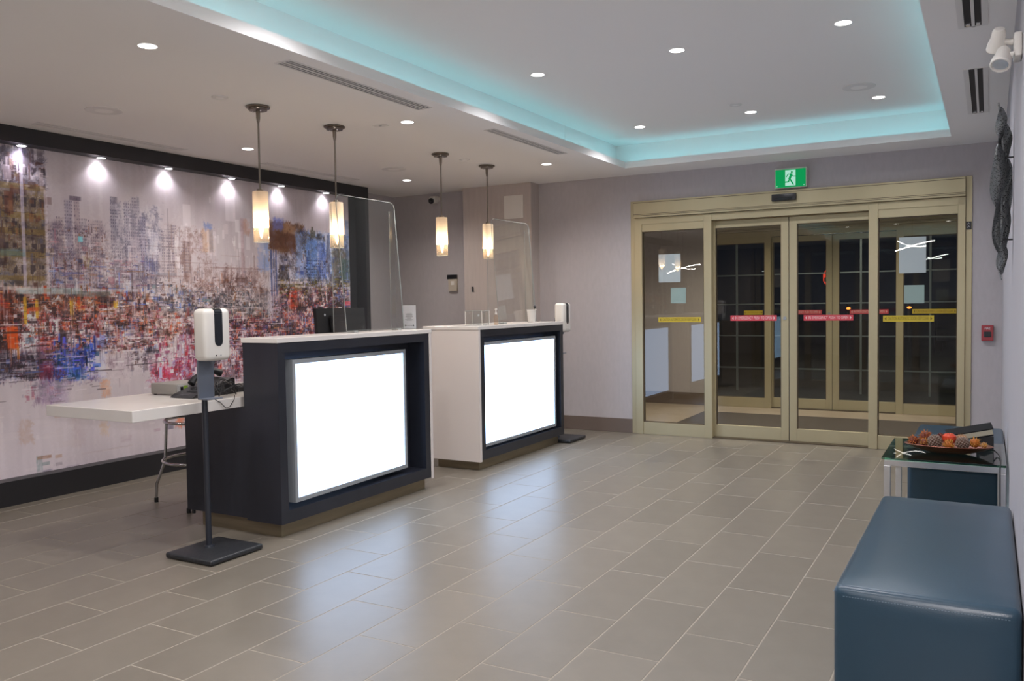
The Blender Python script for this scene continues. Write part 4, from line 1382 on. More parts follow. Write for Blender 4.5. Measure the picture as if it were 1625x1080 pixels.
# ------------------------------------------------------------------ things on the work surface
M['boxgrey'] = mat('grey_beige_plastic', (.27, .25, .23), .5)
M['boxside'] = mat('light_grey_plastic', (.36, .35, .34), .5)
t = thing('card_machine', 'low grey-beige electronic box with a small green label on the work surface', 'box', (-4.55, 3.75, .85))
bm = BM()
box(bm, -4.70, -4.46, 3.60, 3.84, .856, .925, .006)
obj('case', bm, M['boxgrey'], t, True)
bm = BM()
box(bm, -4.462, -4.455, 3.61, 3.83, .862, .918, .002)
fc = obj('front_panel', bm, M['boxside'], t)
obj('port', box(BM(), -4.456, -4.453, 3.63, 3.65, .878, .906), M['black'], fc)
obj('green_label', box(BM(), -4.456, -4.453, 3.655, 3.685, .882, .912), mat('lime_green_print', (.22, .36, .04), .6), fc)
obj('port', box(BM(), -4.456, -4.453, 3.70, 3.73, .885, .905), M['black'], fc)
for u, v in ((-4.68, 3.62), (-4.48, 3.62), (-4.48, 3.82), (-4.68, 3.82)):
    obj('rubber_foot', cyl(BM(), (u, v, .85), (u, v, .857), .009, n=10), M['rubber'], t)

t = thing('desk_phone', 'black office phone with raised handset behind the grey sanitizer plate', 'phone', (-4.30, 3.62, .85))
bm = BM()
prism(bm, [(3.52, .852), (3.86, .852), (3.86, .950), (3.84, .955), (3.55, .870)], 0, -4.42, -4.22)
b_ = obj('phone_base', bm, M['black'], t)
bm = BM()
tube(bm, [(-4.39, 3.66, .925), (-4.395, 3.69, .955), (-4.395, 3.76, .985), (-4.39, 3.84, .995), (-4.385, 3.89, .975)], [.024, .02, .017, .02, .026], 12)
obj('handset', bm, M['black'], t, True)
for a in range(4):
    for b in range(3):
        obj('key', box(BM(), -4.35 + b * .028, -4.33 + b * .028, 3.59 + a * .032, 3.608 + a * .032, .878 + a * .0095, .890 + a * .0095), M['darkgrey'], b_)
t = thing('cable_bundle', 'tangle of black cables on the work surface by the desk side', 'cables', (-4.2, 3.75, .85))
rb = random.Random(8)
for k in range(7):
    p = []
    y_, x_ = rb.uniform(3.60, 3.66), rb.uniform(-4.16, -4.09)
    for q in range(9):
        p.append((x_ + .025 * math.sin(q * .9 + k) , y_ + q * rb.uniform(.012, .024), .862 + abs(.05 * math.sin(q * .7 + k * 1.3)) + (.05 if k < 4 else 0) * math.sin(q / 8 * PI)))
    obj('cable', tube(BM(), p, .0045, 7), M['black'], t, True)
obj('cable', tube(BM(), [(-4.07, 3.50, .856), (-4.035, 3.53, .856), (-4.022, 3.56, .835), (-4.018, 3.60, .795), (-4.018, 3.63, .80), (-4.022, 3.67, .84), (-4.05, 3.70, .862)], .0025, 7), M['black'], t, True)
t = thing('keyboard', 'dark keyboard edge lying on the work surface beside the desk', 'keyboard', (-4.3, 4.1, .85))
kb = obj('keyboard_case', box(BM(), -4.42, -4.26, 3.92, 4.32, .855, .885, .005), M['black'], t)
bm = BM()
for a in range(5):
    for b in range(14):
        box(bm, -4.41 + a * .029, -4.387 + a * .029, 3.89 + b * .030, 3.913 + b * .030, .885, .891)
obj('key_field', bm, M['darkgrey'], kb, kind='stuff')
obj('keyboard_feet', box(BM(), -4.41, -4.28, 3.9, 4.3, .85, .855), M['rubber'], t)

# ------------------------------------------------------------------ bar stool
sx_, sy_ = -4.957, 4.233
t = thing('bar_stool', 'chrome bar stool with kinked legs behind the white work surface', 'stool', (sx_, sy_, 0))
for k, ang in enumerate((math.radians(211), math.radians(301), math.radians(31), math.radians(121))):
    c, s = math.cos(ang), math.sin(ang)
    P = lambda r_, z_: (sx_ + r_ * c, sy_ + r_ * s, z_)
    bm = BM()
    tube(bm, [P(.262, .70), P(.283, .34), P(.287, .30), P(.340, .16), P(.351, .13), P(.358, .03)], .0105, 12)
    l = obj('leg', bm, M['darkchrome'], t, True)
    obj('foot_cap', lathe(BM(), [(.014, 0), (.0145, .03), (.0125, .034)], P(.358, 0), 14), M['rubber'], l, True)
for r_, z_ in ((.285, .315), (.268, .60)):
    bm = BM()
    tube(bm, [(sx_ + r_ * math.cos(a * PI / 20), sy_ + r_ * math.sin(a * PI / 20), z_) for a in range(40)], .010, 10, True)
    obj('foot_ring', bm, M['darkchrome'], t, True)
obj('seat', lathe(BM(), [(.262, .695), (.27, .70), (.272, .735), (.25, .76), (.001, .765)], (sx_, sy_, 0), 32), M['black'], t, True)

# ------------------------------------------------------------------ entrance doors
TAPE_Y = 'CAUTION AUTOMATIC DOOR KEEP CLEAR'
TAPE_R = 'IN EMERGENCY PUSH TO OPEN'
def door_set(n, yf, depth=.11):
    t = empty_structure('door_%d' % n, (-1.7, yf, 0))
    y0, y1 = yf - .012, yf + depth
    a, b = DX0, DX1
    bm = BM()
    for p in ((a, a + .048, y0, y1, 0, 2.452), (b - .048, b, y0, y1, 0, 2.452), (a + .048, b - .048, y0 + .01, y1, 2.262, 2.452)):
        box(bm, *p, .002)
    obj('casing', bm, M['bronze'], t)
    bm = BM()
    box(bm, a + .05, b - .05, yf - .062, yf + .02, 2.275, 2.445, .004)
    hd = obj('header_cover', bm, M['bronze'], t)
    bm = BM()
    for z_ in (2.292, 2.305, 2.425):
        box(bm, a + .05, b - .05, yf - .0645, yf - .062, z_, z_ + .004)
    obj('header_rib', bm, M['bronzedark'], hd)
    bm = BM()
    box(bm, a + .05, b - .05, yf - .03, yf + .03, 2.205, 2.272, .002)
    obj('track', bm, M['bronze'], t)
    mull = ((-2.520, -2.440), (-.972, -.893))
    for p, q in mull:
        obj('mullion', box(BM(), p, q, yf - .035, yf + .05, 0, 2.262, .003), M['bronze'], t)
    for p, q in ((a + .05, a + .13), (b - .11, b - .05)):
        obj('mullion', box(BM(), p, q, yf - .03, yf + .05, 0, 2.262, .003), M['bronze'], t)
    # sidelights
    for p, q in ((a + .13, -2.520), (-.893, b - .11)):
        bm = BM()
        box(bm, p, q, yf - .022, yf + .03, 0, .128, .002)
        box(bm, p, q, yf - .022, yf + .03, 2.130, 2.262, .002)
        s = obj('sidelight_frame', bm, M['bronze'], t)
        bm = BM()
        g = .008
        box(bm, p, p + g, yf - .016, yf + .02, .128, 2.13)
        box(bm, q - g, q, yf - .016, yf + .02, .128, 2.13)
        box(bm, p, q, yf - .016, yf + .02, 2.122, 2.13)
        box(bm, p, q, yf - .016, yf + .02, .128, .136)
        obj('gasket', bm, M['bronzedark'], s)
        obj('glass', box(BM(), p + g, q - g, yf, yf + .006, .136, 2.122), M['glass'], s)
    # sliding leaves, one step behind the mullions
    yl = yf + .045 if n == 1 else yf + .02
    for k, (p, q) in enumerate(((-2.465, -1.703), (-1.697, -.945))):
        ls, rs = (.045, .072) if k == 0 else (.072, .03)
        bm = BM()
        box(bm, p, p + ls, yl, yl + .04, .012, 2.198, .002)
        box(bm, q - rs, q, yl, yl + .04, .012, 2.198, .002)
        box(bm, p + ls, q - rs, yl, yl + .04, .012, .135, .002)
        box(bm, p + ls, q - rs, yl, yl + .04, 2.128, 2.198, .002)
        s = obj('sliding_leaf', bm, M['bronze'], t)
        obj('glass', box(BM(), p + ls, q - rs, yl + .017, yl + .023, .135, 2.128), M['glass'], s)
        bm = BM()
        g = .006
        box(bm, p + ls, p + ls + g, yl + .004, yl + .036, .135, 2.128)
        box(bm, q - rs - g, q - rs, yl + .004, yl + .036, .135, 2.128)
        box(bm, p + ls, q - rs, yl + .004, yl + .036, 2.122, 2.128)
        obj('gasket', bm, M['bronzedark'], s)
        if k == 0:
            obj('lock_cylinder', cyl(BM(), (q - .036, yl + .001, 1.215), (q - .036, yl - .006, 1.215), .017), M['alu'], s, True)
    obj('centre_gasket', box(BM(), -1.7035, -1.6965, yl + .01, yl + .03, .012, 2.198), M['black'], t)
    obj('threshold', box(BM(), a + .048, b - .048, yf - .02, yf + .10, 0.0005, .011), M['bronzedark'], t)
    return yl

def tape(x0, x1, z0, z1, y, body, m, mt, label, group):
    xc, zc = (x0 + x1) / 2, (z0 + z1) / 2
    t = thing('warning_sticker', label, 'sticker', (xc, y, zc), group)
    obj('strip', box(BM(), x0, x1, y - .0012, y, z0, z1), m, t)
    h = (z1 - z0)
    text_obj('lettering', body, h * .78, mt, t, (xc, y - .0014, zc), (PI / 2, 0, 0), width=(x1 - x0) * .80)
    bm = BM()
    for s in (-1, 1):
        xa = xc + s * (x1 - x0) * .445
        vs = [bm.verts.new(p) for p in ((xa + s * .010, y - .0018, zc), (xa - s * .006, y - .0018, zc + h * .32), (xa - s * .006, y - .0018, zc - h * .32))]
        bm.faces.new(vs)
    obj('arrowhead', bm, mt, t)
yl1 = door_set(1, YE)
YI = 11.15
yl2 = door_set(2, YI)
g_ = 'warning strips on the entrance glass'
tape(-3.015, -2.56, 1.180, 1.232, YE, TAPE_Y, M['yellow'], M['yellowtext'], 'yellow warning strip on the left sidelight glass', g_)
tape(-2.275, -1.82, 1.190, 1.245, yl1 + .017, TAPE_R, M['red'], M['redtext'], 'red emergency strip on the left sliding door', g_)
tape(-1.565, -1.115, 1.190, 1.245, yl1 + .017, TAPE_R, M['red'], M['redtext'], 'red emergency strip on the right sliding door', g_)
tape(-.852, -.43, 1.180, 1.235, YE, TAPE_Y, M['yellow'], M['yellowtext'], 'yellow warning strip on the right sidelight glass', g_)
g_ = 'warning strips on the inner doors'
tape(-2.79, -2.55, 1.205, 1.26, YI - .002, TAPE_Y, M['yellow'], M['yellowtext'], 'dim yellow strip on the inner left sidelight', g_)
tape(-2.25, -1.83, 1.205, 1.26, yl2 + .017, TAPE_R, M['red'], M['redtext'], 'dim red strip on the inner left sliding door', g_)
tape(-1.50, -1.06, 1.205, 1.26, yl2 + .017, TAPE_R, M['red'], M['redtext'], 'dim red strip on the inner right sliding door', g_)
tape(-.80, -.32, 1.205, 1.26, YI - .002, TAPE_Y, M['yellow'], M['yellowtext'], 'dim yellow strip on the inner right sidelight', g_)
def notice(x0, x1, z0, z1, label, tint=None):
    o = obj('notice_sheet', box(BM(), x0, x1, YE + .0065, YE + .0078, z0, z1), tint or M['paper'], None, loc=((x0 + x1) / 2, YE, z0))
    tag(o, label, 'notice', 'paper notices on the entrance glass')
M['paperb'] = mat('greenish_white_paper', (.48, .56, .54), .7)
notice(-3.01, -2.775, 1.595, 1.885, 'larger white notice on the left sidelight glass')
notice(-2.88, -2.72, 1.375, 1.535, 'smaller square notice on the left sidelight glass', M['paperb'])
notice(-.720, -.497, 1.620, 1.945, 'larger white notice on the right sidelight glass')
notice(-.675, -.510, 1.345, 1.510, 'smaller square notice on the right sidelight glass', M['paperb'])
# black label on the right casing
t = thing('access_label', 'small black label with a white figure on the right door casing', 'sticker', (-.16, YE, 2.03))
obj('label_plate', box(BM(), -.182, -.140, YE - .0145, YE - .012, 1.985, 2.055), M['black'], t)
bm = BM()
for zc in (2.005, 2.032):
    tube(bm, [(-.161 + .008 * math.cos(a * PI / 6), YE - .0155, zc + .008 * math.sin(a * PI / 6)) for a in range(9)], .0014, 6)
    ball(bm, (-.163, YE - .0155, zc + .012), .003, u=8, v=6)
obj('white_figure', bm, M['paper'], t)

# motion sensor on the header
t = thing('door_sensor', 'black motion sensor bar on the bronze door header', 'sensor', (-1.72, YE - .07, 2.38))
obj('sensor_housing', box(BM(), -1.835, -1.607, YE - .098, YE - .064, 2.342, 2.408, .006), M['black'], t, True)
obj('sensor_lens', box(BM(), -1.80, -1.64, YE - .1, YE - .098, 2.348, 2.372, .001), M['smoked'], t)

# exit sign
t = thing('exit_sign', 'green running-man exit sign above the entrance doors', 'sign', (-1.665, YE - .05, 2.57))
ex0, ex1, ez0, ez1, ey = -1.805, -1.525, 2.470, 2.640, YE - .055
obj('sign_housing', box(BM(), ex0 - .008, ex1 + .008, ey + .002, YE, ez0 - .006, ez1 + .012, .004), M['whiteplastic'], t)
gp = obj('green_face', box(BM(), ex0, ex1, ey - .002, ey + .002, ez0, ez1), M['green'], t)
obj('white_doorway', box(BM(), -1.713, -1.618, ey - .003, ey - .002, ez0 + .014, ez1 - .008), M['greenwhite'], gp)
bm = BM()
cx = -1.668
def limb(pts, w):
    for (ax, az), (bx_, bz) in zip(pts, pts[1:]):
        d = Vector((bx_ - ax, 0, bz - az))
        nrm = Vector((-d.z, 0, d.x)).normalized() * w / 2
        e = d.normalized() * w * .3
        q = [Vector((ax, ey - .0042, az)) - e + nrm, Vector((ax, ey - .0042, az)) - e - nrm, Vector((bx_, ey - .0042, bz)) + e - nrm, Vector((bx_, ey - .0042, bz)) + e + nrm]
        bm.faces.new([bm.verts.new(v) for v in q])
z0 = ez0
limb([(cx + .012, z0 + .122), (cx - .004, z0 + .080)], .022)
limb([(cx + .010, z0 + .120), (cx - .018, z0 + .124), (cx - .034, z0 + .098)], .008)
limb([(cx + .014, z0 + .118), (cx + .026, z0 + .102), (cx + .048, z0 + .100)], .008)
limb([(cx - .004, z0 + .082), (cx - .014, z0 + .052), (cx - .052, z0 + .050)], .012)
limb([(cx - .002, z0 + .082), (cx + .012, z0 + .055), (cx + .030, z0 + .024)], .013)
hc = [(cx + .016 + .0095 * math.cos(a * PI / 8), ey - .0042, z0 + .141 + .0095 * math.sin(a * PI / 8)) for a in range(16)]
bm.faces.new([bm.verts.new(p) for p in hc])
obj('running_figure', bm, M['green'], gp)
for xq in (ex0 + .015, ex1 - .015):
    obj('screw', ball(BM(), (xq, ey - .003, ez0 + .014), .0045, 1, .4, 1, 10, 6), M['greenwhite'], gp)

# fire alarm pull station
t = thing('fire_alarm_pull', 'red fire alarm call point on the wall right of the doors', 'alarm', (-.01, YE, 1.08))
obj('backplate', box(BM(), -.057, .034, YE - .03, YE, 1.012, 1.147, .004), M['firered'], t)
obj('black_insert', box(BM(), -.038, .016, YE - .035, YE - .029, 1.045, 1.092, .002), M['smoked'], t)
text_obj('lettering', 'FIRE', .024, M['paper'], t, (-.011, YE - .0312, 1.118), (PI / 2, 0, 0))

# column fittings
t = thing('service_hatch', 'white square access panel high on the wall column', 'panel', (-4.63, COLY, 2.47))
PX0, PX1, PZ0, PZ1 = -4.745, -4.505, 2.345, 2.600
obj('panel_frame', box(BM(), PX0, PX1, COLY - .006, COLY, PZ0, PZ1, .002), M['whiteplastic'], t)
obj('panel_door', box(BM(), PX0 + .015, PX1 - .015, COLY - .010, COLY - .006, PZ0 + .015, PZ1 - .015, .002), M['whiteplastic'], t)
t = thing('coat_hook', 'small dark hook on the wall column above the farther desk', 'hook', (-5.18, COLY, 1.57))
obj('hook_plate', box(BM(), -5.19, -5.165, COLY - .006, COLY, 1.54, 1.60, .002), M['darkgrey'], t)
obj('hook_arm', tube(BM(), [(-5.178, COLY - .005, 1.58), (-5.17, COLY - .03, 1.575), (-5.165, COLY - .04, 1.60)], .004, 8), M['darkgrey'], t, True)
t = thing('wall_thermostat', 'beige wall control with a black display on the back wall', 'thermostat', (-5.55, YE, 1.65))
obj('control_body', box(BM(), -5.62, -5.50, YE - .03, YE, 1.555, 1.70, .004), mat('beige_plastic', (.50, .44, .36), .5), t)
obj('black_display', box(BM(), -5.635, -5.505, YE - .034, YE, 1.70, 1.752, .004), M['black'], t)
obj('control_door', box(BM(), -5.58, -5.535, YE - .034, YE - .03, 1.63, 1.675, .001), M['whiteplastic'], t)
t = thing('security_camera', 'small white security camera with black lens near the ceiling', 'camera', (-5.76, YE - .05, 2.64))
obj('camera_mount', cyl(BM(), (-5.77, YE - .0, 2.66), (-5.77, YE - .05, 2.66), .035), M['whiteplastic'], t, True)
obj('camera_body', box(BM(), -5.81, -5.73, YE - .13, YE - .04, 2.60, 2.685, .02, 3), M['whiteplastic'], t, True)
cl = obj('lens_ring', cyl(BM(), (-5.768, YE - .128, 2.628), (-5.768, YE - .145, 2.625), .034), M['black'], t, True)
obj('lens', ball(BM(), (-5.768, YE - .145, 2.625), .014, 1, .5, 1, 12, 8), M['smoked'], cl, True)

# ------------------------------------------------------------------ emergency light on the right wall
t = thing('emergency_light', 'white twin-head emergency light on the right wall near the ceiling', 'light', (XW, 3.75, 2.32))
obj('wall_plate', box(BM(), XW - .028, XW, 3.69, 3.80, 2.285, 2.375, .008), M['whiteplastic'], t, True)
for (y_, z_, dy, hx) in ((3.785, 2.372, 0, -.055), (3.70, 2.302, 0, -.02)):
    bm = BM()
    tube(bm, [(XW - .028, y_, z_ - .01), (XW - .05, y_, z_ - .006), (XW - .062, y_, z_ - .003)], [.013, .011, .008], 12)
    a = obj('swivel_arm', bm, M['whiteplastic'], t, True)
h1 = [(0, -.040), (.018, -.038), (.024, -.026), (.026, .000), (.033, .022), (.036, .045), (.033, .050)]
def head(c, axis):
    bm = BM()
    lathe(bm, [(max(r, .001), z) for r, z in h1] + [(.029, .050), (.027, .040)], (0, 0, 0), 24)
    q = Vector((0, 0, 1)).rotation_difference(Vector(axis).normalized()).to_matrix().to_4x4()
    bmesh.ops.transform(bm, matrix=Matrix.Translation(c) @ q, verts=bm.verts)
    hd = obj('lamp_head', bm, M['whiteplastic'], t, True)
    bm = BM()
    lathe(bm, [(.001, .028), (.012, .036), (.027, .044)], (0, 0, 0), 20)
    bmesh.ops.transform(bm, matrix=Matrix.Translation(c) @ q, verts=bm.verts)
    obj('reflector', bm, M['chrome'], hd, True)
head((.022, 3.785, 2.383), (-.12, .62, -.75))
head((.036, 3.70, 2.292), (-.15, -.55, -.75))

# ------------------------------------------------------------------ twisted metal wall sculpture
ms = mat('perforated_dark_metal', (.06, .062, .065), .42, metal=.5, bump=.9, bscale=160)
nt = ms.node_tree
vo = nt.nodes.new('ShaderNodeTexVoronoi')
vo.inputs['Scale'].default_value = 130
tc = nt.nodes.new('ShaderNodeTexCoord')
nt.links.new(tc.outputs['Object'], vo.inputs['Vector'])
cr = nt.nodes.new('ShaderNodeValToRGB')
cr.color_ramp.elements[0].position = .25
cr.color_ramp.elements[0].color = (.02, .02, .022, 1)
cr.color_ramp.elements[1].position = .42
cr.color_ramp.elements[1].color = (.30, .31, .315, 1)
nt.links.new(vo.outputs['Distance'], cr.inputs[0])
nt.links.new(cr.outputs[0], nt.nodes['Principled BSDF'].inputs['Base Color'])
t = thing('wall_sculpture', 'tall twisted dark metal ribbon sculpture hanging on the right wall', 'sculpture', (.05, 4.9, 1.93))
SY = 4.9
# overlapping leaves of bent perforated sheet: top z, bottom z, left x, right x, depth offset
def leaf(z0, z1, xa, xb_, dy, bend):
    bm = BM()
    N, K = 26, 8
    prev = None
    for i in range(N + 1):
        f = i / N
        z = z0 + (z1 - z0) * f
        wd = max(.04, math.sin(PI * min(1, max(0, f))) ** .65)
        cx_ = (xa + xb_) / 2 + (xb_ - xa) * .10 * math.sin(2 * PI * f)
        hw = (xb_ - xa) / 2 * wd
        cur = []
        for k in range(K + 1):
            s_ = k / K * 2 - 1
            x = min(cx_ + hw * s_, XW - .003)
            cur.append(bm.verts.new((x, SY + dy + bend * (1 - s_ * s_) * wd + .03 * s_ * math.sin(2.5 * PI * f), z)))
        if prev:
            for k in range(K):
                bm.faces.new((prev[k], prev[k + 1], cur[k + 1], cur[k]))
        prev = cur
    bmesh.ops.solidify(bm, geom=bm.faces[:], thickness=.003)
    obj('metal_leaf', bm, ms, t, True)
def LX(p):
    return (p - 1573) * .0023
def LZ(p):
    return 2.358 - (p - 162) * .003114
for py0, py1, pl_, pr_, dy, bend in ((170, 222, 1582, 1603, -.02, -.03), (192, 262, 1588, 1613, .03, .03), (228, 334, 1573, 1602, -.04, -.05), (250, 346, 1596, 1618, .04, .04),
                                     (310, 402, 1578, 1601, -.02, .04), (316, 400, 1590, 1612, .03, -.04), (382, 436, 1586, 1607, -.01, -.03), (205, 300, 1584, 1596, 0, .05)):
    leaf(LZ(py0), LZ(py1), LX(pl_), LX(pr_), dy, bend)
obj('spine', tube(BM(), [(LX(1587), SY, LZ(162)), (LX(1592), SY, LZ(185)), (LX(1597), SY + .01, LZ(240)), (LX(1594), SY, LZ(320)), (LX(1597), SY, LZ(400)), (LX(1592), SY, LZ(432)), (LX(1596), SY, LZ(444))], [.004, .007, .006, .006, .006, .006, .003], 8), ms, t, True)
for z_ in (LZ(250), LZ(380)):
    obj('wall_bracket', cyl(BM(), (.05, SY, z_), (XW, SY, z_), .004, n=10), M['darkgrey'], t)

# ------------------------------------------------------------------ ottomans
def ottoman(x0, x1, y0, y1, z1, label):
    t = thing('ottoman', label, 'ottoman', ((x0 + x1) / 2, (y0 + y1) / 2, 0), 'slate blue vinyl ottomans along the wall')
    bm = BM()
    nx, ny, nz = 14, 26, 10
    z0 = .03
    cx, cy, cz = (x0 + x1) / 2, (y0 + y1) / 2, (z0 + z1) / 2
    box(bm, x0, x1, y0, y1, z0, z1)
    bmesh.ops.subdivide_edges(bm, edges=bm.edges[:], cuts=9, use_grid_fill=True)
    hx, hy, hz = (x1 - x0) / 2, (y1 - y0) / 2, (z1 - z0) / 2
    r = .04
    for v in bm.verts:
        p = Vector((v.co.x - cx, v.co.y - cy, v.co.z - cz))
        # pillow the faces slightly
        fx, fy, fz = p.x / hx, p.y / hy, p.z / hz
        q = p.copy()
        if fz > .99:
            q.z += .010 * (1 - fx ** 4) * (1 - fy ** 4)
        if abs(fy) > .99:
            q.y += math.copysign(.008, fy) * (1 - fx ** 4) * (1 - fz ** 4)
        if fx < -.99:
            q.x += -.008 * (1 - fy ** 4) * (1 - fz ** 4)
        v.co = q + Vector((cx, cy, cz))
    sharp = [e for e in bm.edges if len(e.link_faces) == 2 and e.calc_face_angle(0) > .8]
    bmesh.ops.bevel(bm, geom=sharp, offset=.028, segments=4, profile=.5, affect='EDGES')
    body = obj('upholstery', bm, M['leather'], t, True)
    zs = z1 - .020
    e = .0035
    bm = BM()
    k = 0
    def seg(p, q):
        d = (Vector(q) - Vector(p))
        n = int(d.length / .009)
        for i in range(n):
            a = Vector(p) + d * (i + .15) / n
            b = Vector(p) + d * (i + .75) / n
            tube(bm, [a, b], .0011, 4)
    seg((x0 + .03, y0 - .004, zs - .012), (x1 - .03, y0 - .004, zs - .012))
    seg((x0 - .004, y0 + .03, zs - .012), (x0 - .004, y1 - .03, zs - .012))
    obj('stitching', bm, M['thread'], t)
    for u, v in ((x0 + .06, y0 + .06), (x1 - .06, y0 + .06), (x1 - .06, y1 - .06), (x0 + .06, y1 - .06)):
        obj('foot', cyl(BM(), (u, v, 0), (u, v, .035), .022), M['black'], t)
ottoman(-.445, XW - .004, 2.94, 4.42, .45, 'large slate blue vinyl ottoman in the right foreground')
ottoman(-.452, XW - .004, 5.965, 7.02, .45, 'farther slate blue vinyl ottoman behind the glass table')

# ------------------------------------------------------------------ glass side table
t = thing('glass_side_table', 'chrome side table with dark green glass top between the ottomans', 'table', (-.22, 5.5, 0))
gx0, gx1, gy0, gy1 = -.525, XW - .012, 5.17, 5.93
obj('glass_top', box(BM(), gx0, gx1, gy0, gy1, .488, .500, .002), M['tableglass'], t)
lw = .034
fx0, fx1, fy0, fy1 = gx0 + .012, gx1 - .002, gy0 + .012, gy1 - .012
for p in ((fx0, fx1, fy0, fy0 + lw), (fx0, fx1, fy1 - lw, fy1), (fx0, fx0 + lw, fy0 + lw, fy1 - lw), (fx1 - lw, fx1, fy0 + lw, fy1 - lw)):
    obj('rail', box(BM(), *p, .452, .487, .002), M['chrome'], t)
for p, q in ((fx0, fy0), (fx1 - lw, fy0), (fx0, fy1 - lw), (fx1 - lw, fy1 - lw)):
    obj('leg', box(BM(), p, p + lw, q, q + lw, 0, .452, .002), M['chrome'], t)
BZ = .5008
bx, by = -.20, 5.46
M['copper'] = mat('hammered_copper', (.15, .045, .025), .35, metal=.6, bump=.5, bscale=90)
bowl = thing('oval_bowl', 'oval copper bowl of dried decorations on the glass table', 'bowl', (bx, by, BZ))
ang = math.radians(0)
bm = BM()
prof = [(.30, 0), (.42, .002), (.60, .012), (.85, .028), (1.0, .046), (1.03, .048), (1.0, .051), (.82, .034), (.55, .018), (.001, .012)]
lathe(bm, prof, (bx, by, BZ), 48, 1, 1)
for v in bm.verts:
    dx, dy = v.co.x - bx, v.co.y - by
    v.co.x = bx + dx * .225
    v.co.y = by + dy * .115
obj('bowl_body', bm, M['copper'], bowl, True)
M['cone'] = mat('brown_pine_cone', (.16, .085, .055), .8, noise=.4, nscale=40)
M['conetip'] = mat('grey_brown_cone_tip', (.26, .19, .15), .8)
M['orange'] = mat('orange_dried_petal', (.40, .11, .012), .7, noise=.3, nscale=30)
M['gold'] = mat('golden_dried_petal', (.42, .19, .02), .7, noise=.3, nscale=30)
M['rust'] = mat('rust_dried_petal', (.13, .022, .010), .7, noise=.3, nscale=30)
M['apple'] = mat('glossy_red_orange_apple', (.62, .07, .03), .18, noise=.25, nscale=14)
M['straw'] = mat('straw_ball', (.45, .28, .16), .8, noise=.3, nscale=30)
GG = 'dried decorations in the copper bowl'
def spiky(name, c, r, m1, m2, label, cat, seed, n=64, long=.7):
    t = thing(name, label, cat, c, GG)
    rs = random.Random(seed)
    obj('core', ball(BM(), c, r * .72, u=14, v=9), m2, t, True)
    bm = BM()
    for i in range(n):
        ph = math.acos(1 - 2 * (i + .5) / n)
        th = i * 2.39996
        d = Vector((math.sin(ph) * math.cos(th), math.sin(ph) * math.sin(th), math.cos(ph)))
        if d.z < -.55:
            continue
        a = Vector(c) + d * r * .6
        b = Vector(c) + d * r * rs.uniform(1.0 - long * .5, 1.0 + long * .3)
        s = d.orthogonal().normalized() * r * .17
        u = d.cross(s)
        v = [bm.verts.new(a + s), bm.verts.new(a + u), bm.verts.new(a - s), bm.verts.new(a - u)]
        tp = bm.verts.new(b)
        for k in range(4):
            bm.faces.new((v[k], v[(k + 1) % 4], tp))
    obj('petals', bm, m1, t)
def cone(c, r, label, seed):
    t = thing('pine_cone', label, 'cone', c, GG)
    obj('core', ball(BM(), c, r * .8, u=14, v=9), M['cone'], t, True)
    bm = BM()
    n = 90
    for i in range(n):
        ph = math.acos(1 - 2 * (i + .5) / n)
        th = i * 2.39996
        d = Vector((math.sin(ph) * math.cos(th), math.sin(ph) * math.sin(th), math.cos(ph)))
        ball(bm, Vector(c) + d * r * .88, r * .15, 1, 1, .8, 6, 4)
    obj('scales', bm, M['conetip'], t)
spiky('dried_flower', (bx - .178, by - .015, BZ + .064), .036, M['orange'], M['rust'], 'orange spiky dried flower at the left end of the bowl', 'flower', 1)
spiky('dried_flower', (bx - .118, by + .045, BZ + .080), .042, M['orange'], M['rust'], 'taller orange dried flower behind the left pine cone', 'flower', 2)
spiky('dried_flower', (bx - .122, by - .040, BZ + .060), .028, M['gold'], M['rust'], 'small golden flower left of the first pine cone', 'flower', 9)
cone((bx - .068, by - .03, BZ + .0662), .042, 'grey-brown pine cone left of the red apple', 3)
spiky('dried_flower', (bx - .040, by + .055, BZ + .078), .036, M['rust'], M['rust'], 'dark rust dried flower behind the apple', 'flower', 4)
spiky('dried_flower', (bx + .006, by - .060, BZ + .058), .034, M['gold'], M['orange'], 'golden orange dried flower below the red apple', 'flower', 5)
at_ = thing('red_apple', 'glossy red-orange artificial apple on top of the bowl', 'apple', (bx, by, BZ + .08), GG)
bm = BM()
ap = (bx + .006, by + .002, BZ + .052)
lathe(bm, [(.001, .004), (.012, 0), (.030, .010), (.038, .030), (.036, .048), (.022, .060), (.008, .058), (.001, .052)], ap, 24)
obj('apple_skin', bm, M['apple'], at_, True)
obj('apple_stalk', tube(BM(), [(ap[0], ap[1], ap[2] + .05), (ap[0] + .003, ap[1], ap[2] + .07)], .0015, 6), M['cone'], at_)
cone((bx + .074, by - .03, BZ + .066), .038, 'dark pine cone right of the red apple', 6)
spiky('dried_flower', (bx + .068, by + .03, BZ + .0784), .036, M['straw'], M['straw'], 'pale straw ball behind the right pine cone', 'ball', 7, 90, .2)
spiky('dried_flower', (bx + .135, by + .0, BZ + .0664), .036, M['gold'], M['orange'], 'golden dried flower at the right side of the bowl', 'flower', 8)
spiky('dried_flower', (bx + .182, by - .01, BZ + .058), .022, M['straw'], M['gold'], 'tiny pale dried flower near the right rim of the bowl', 'flower', 12)

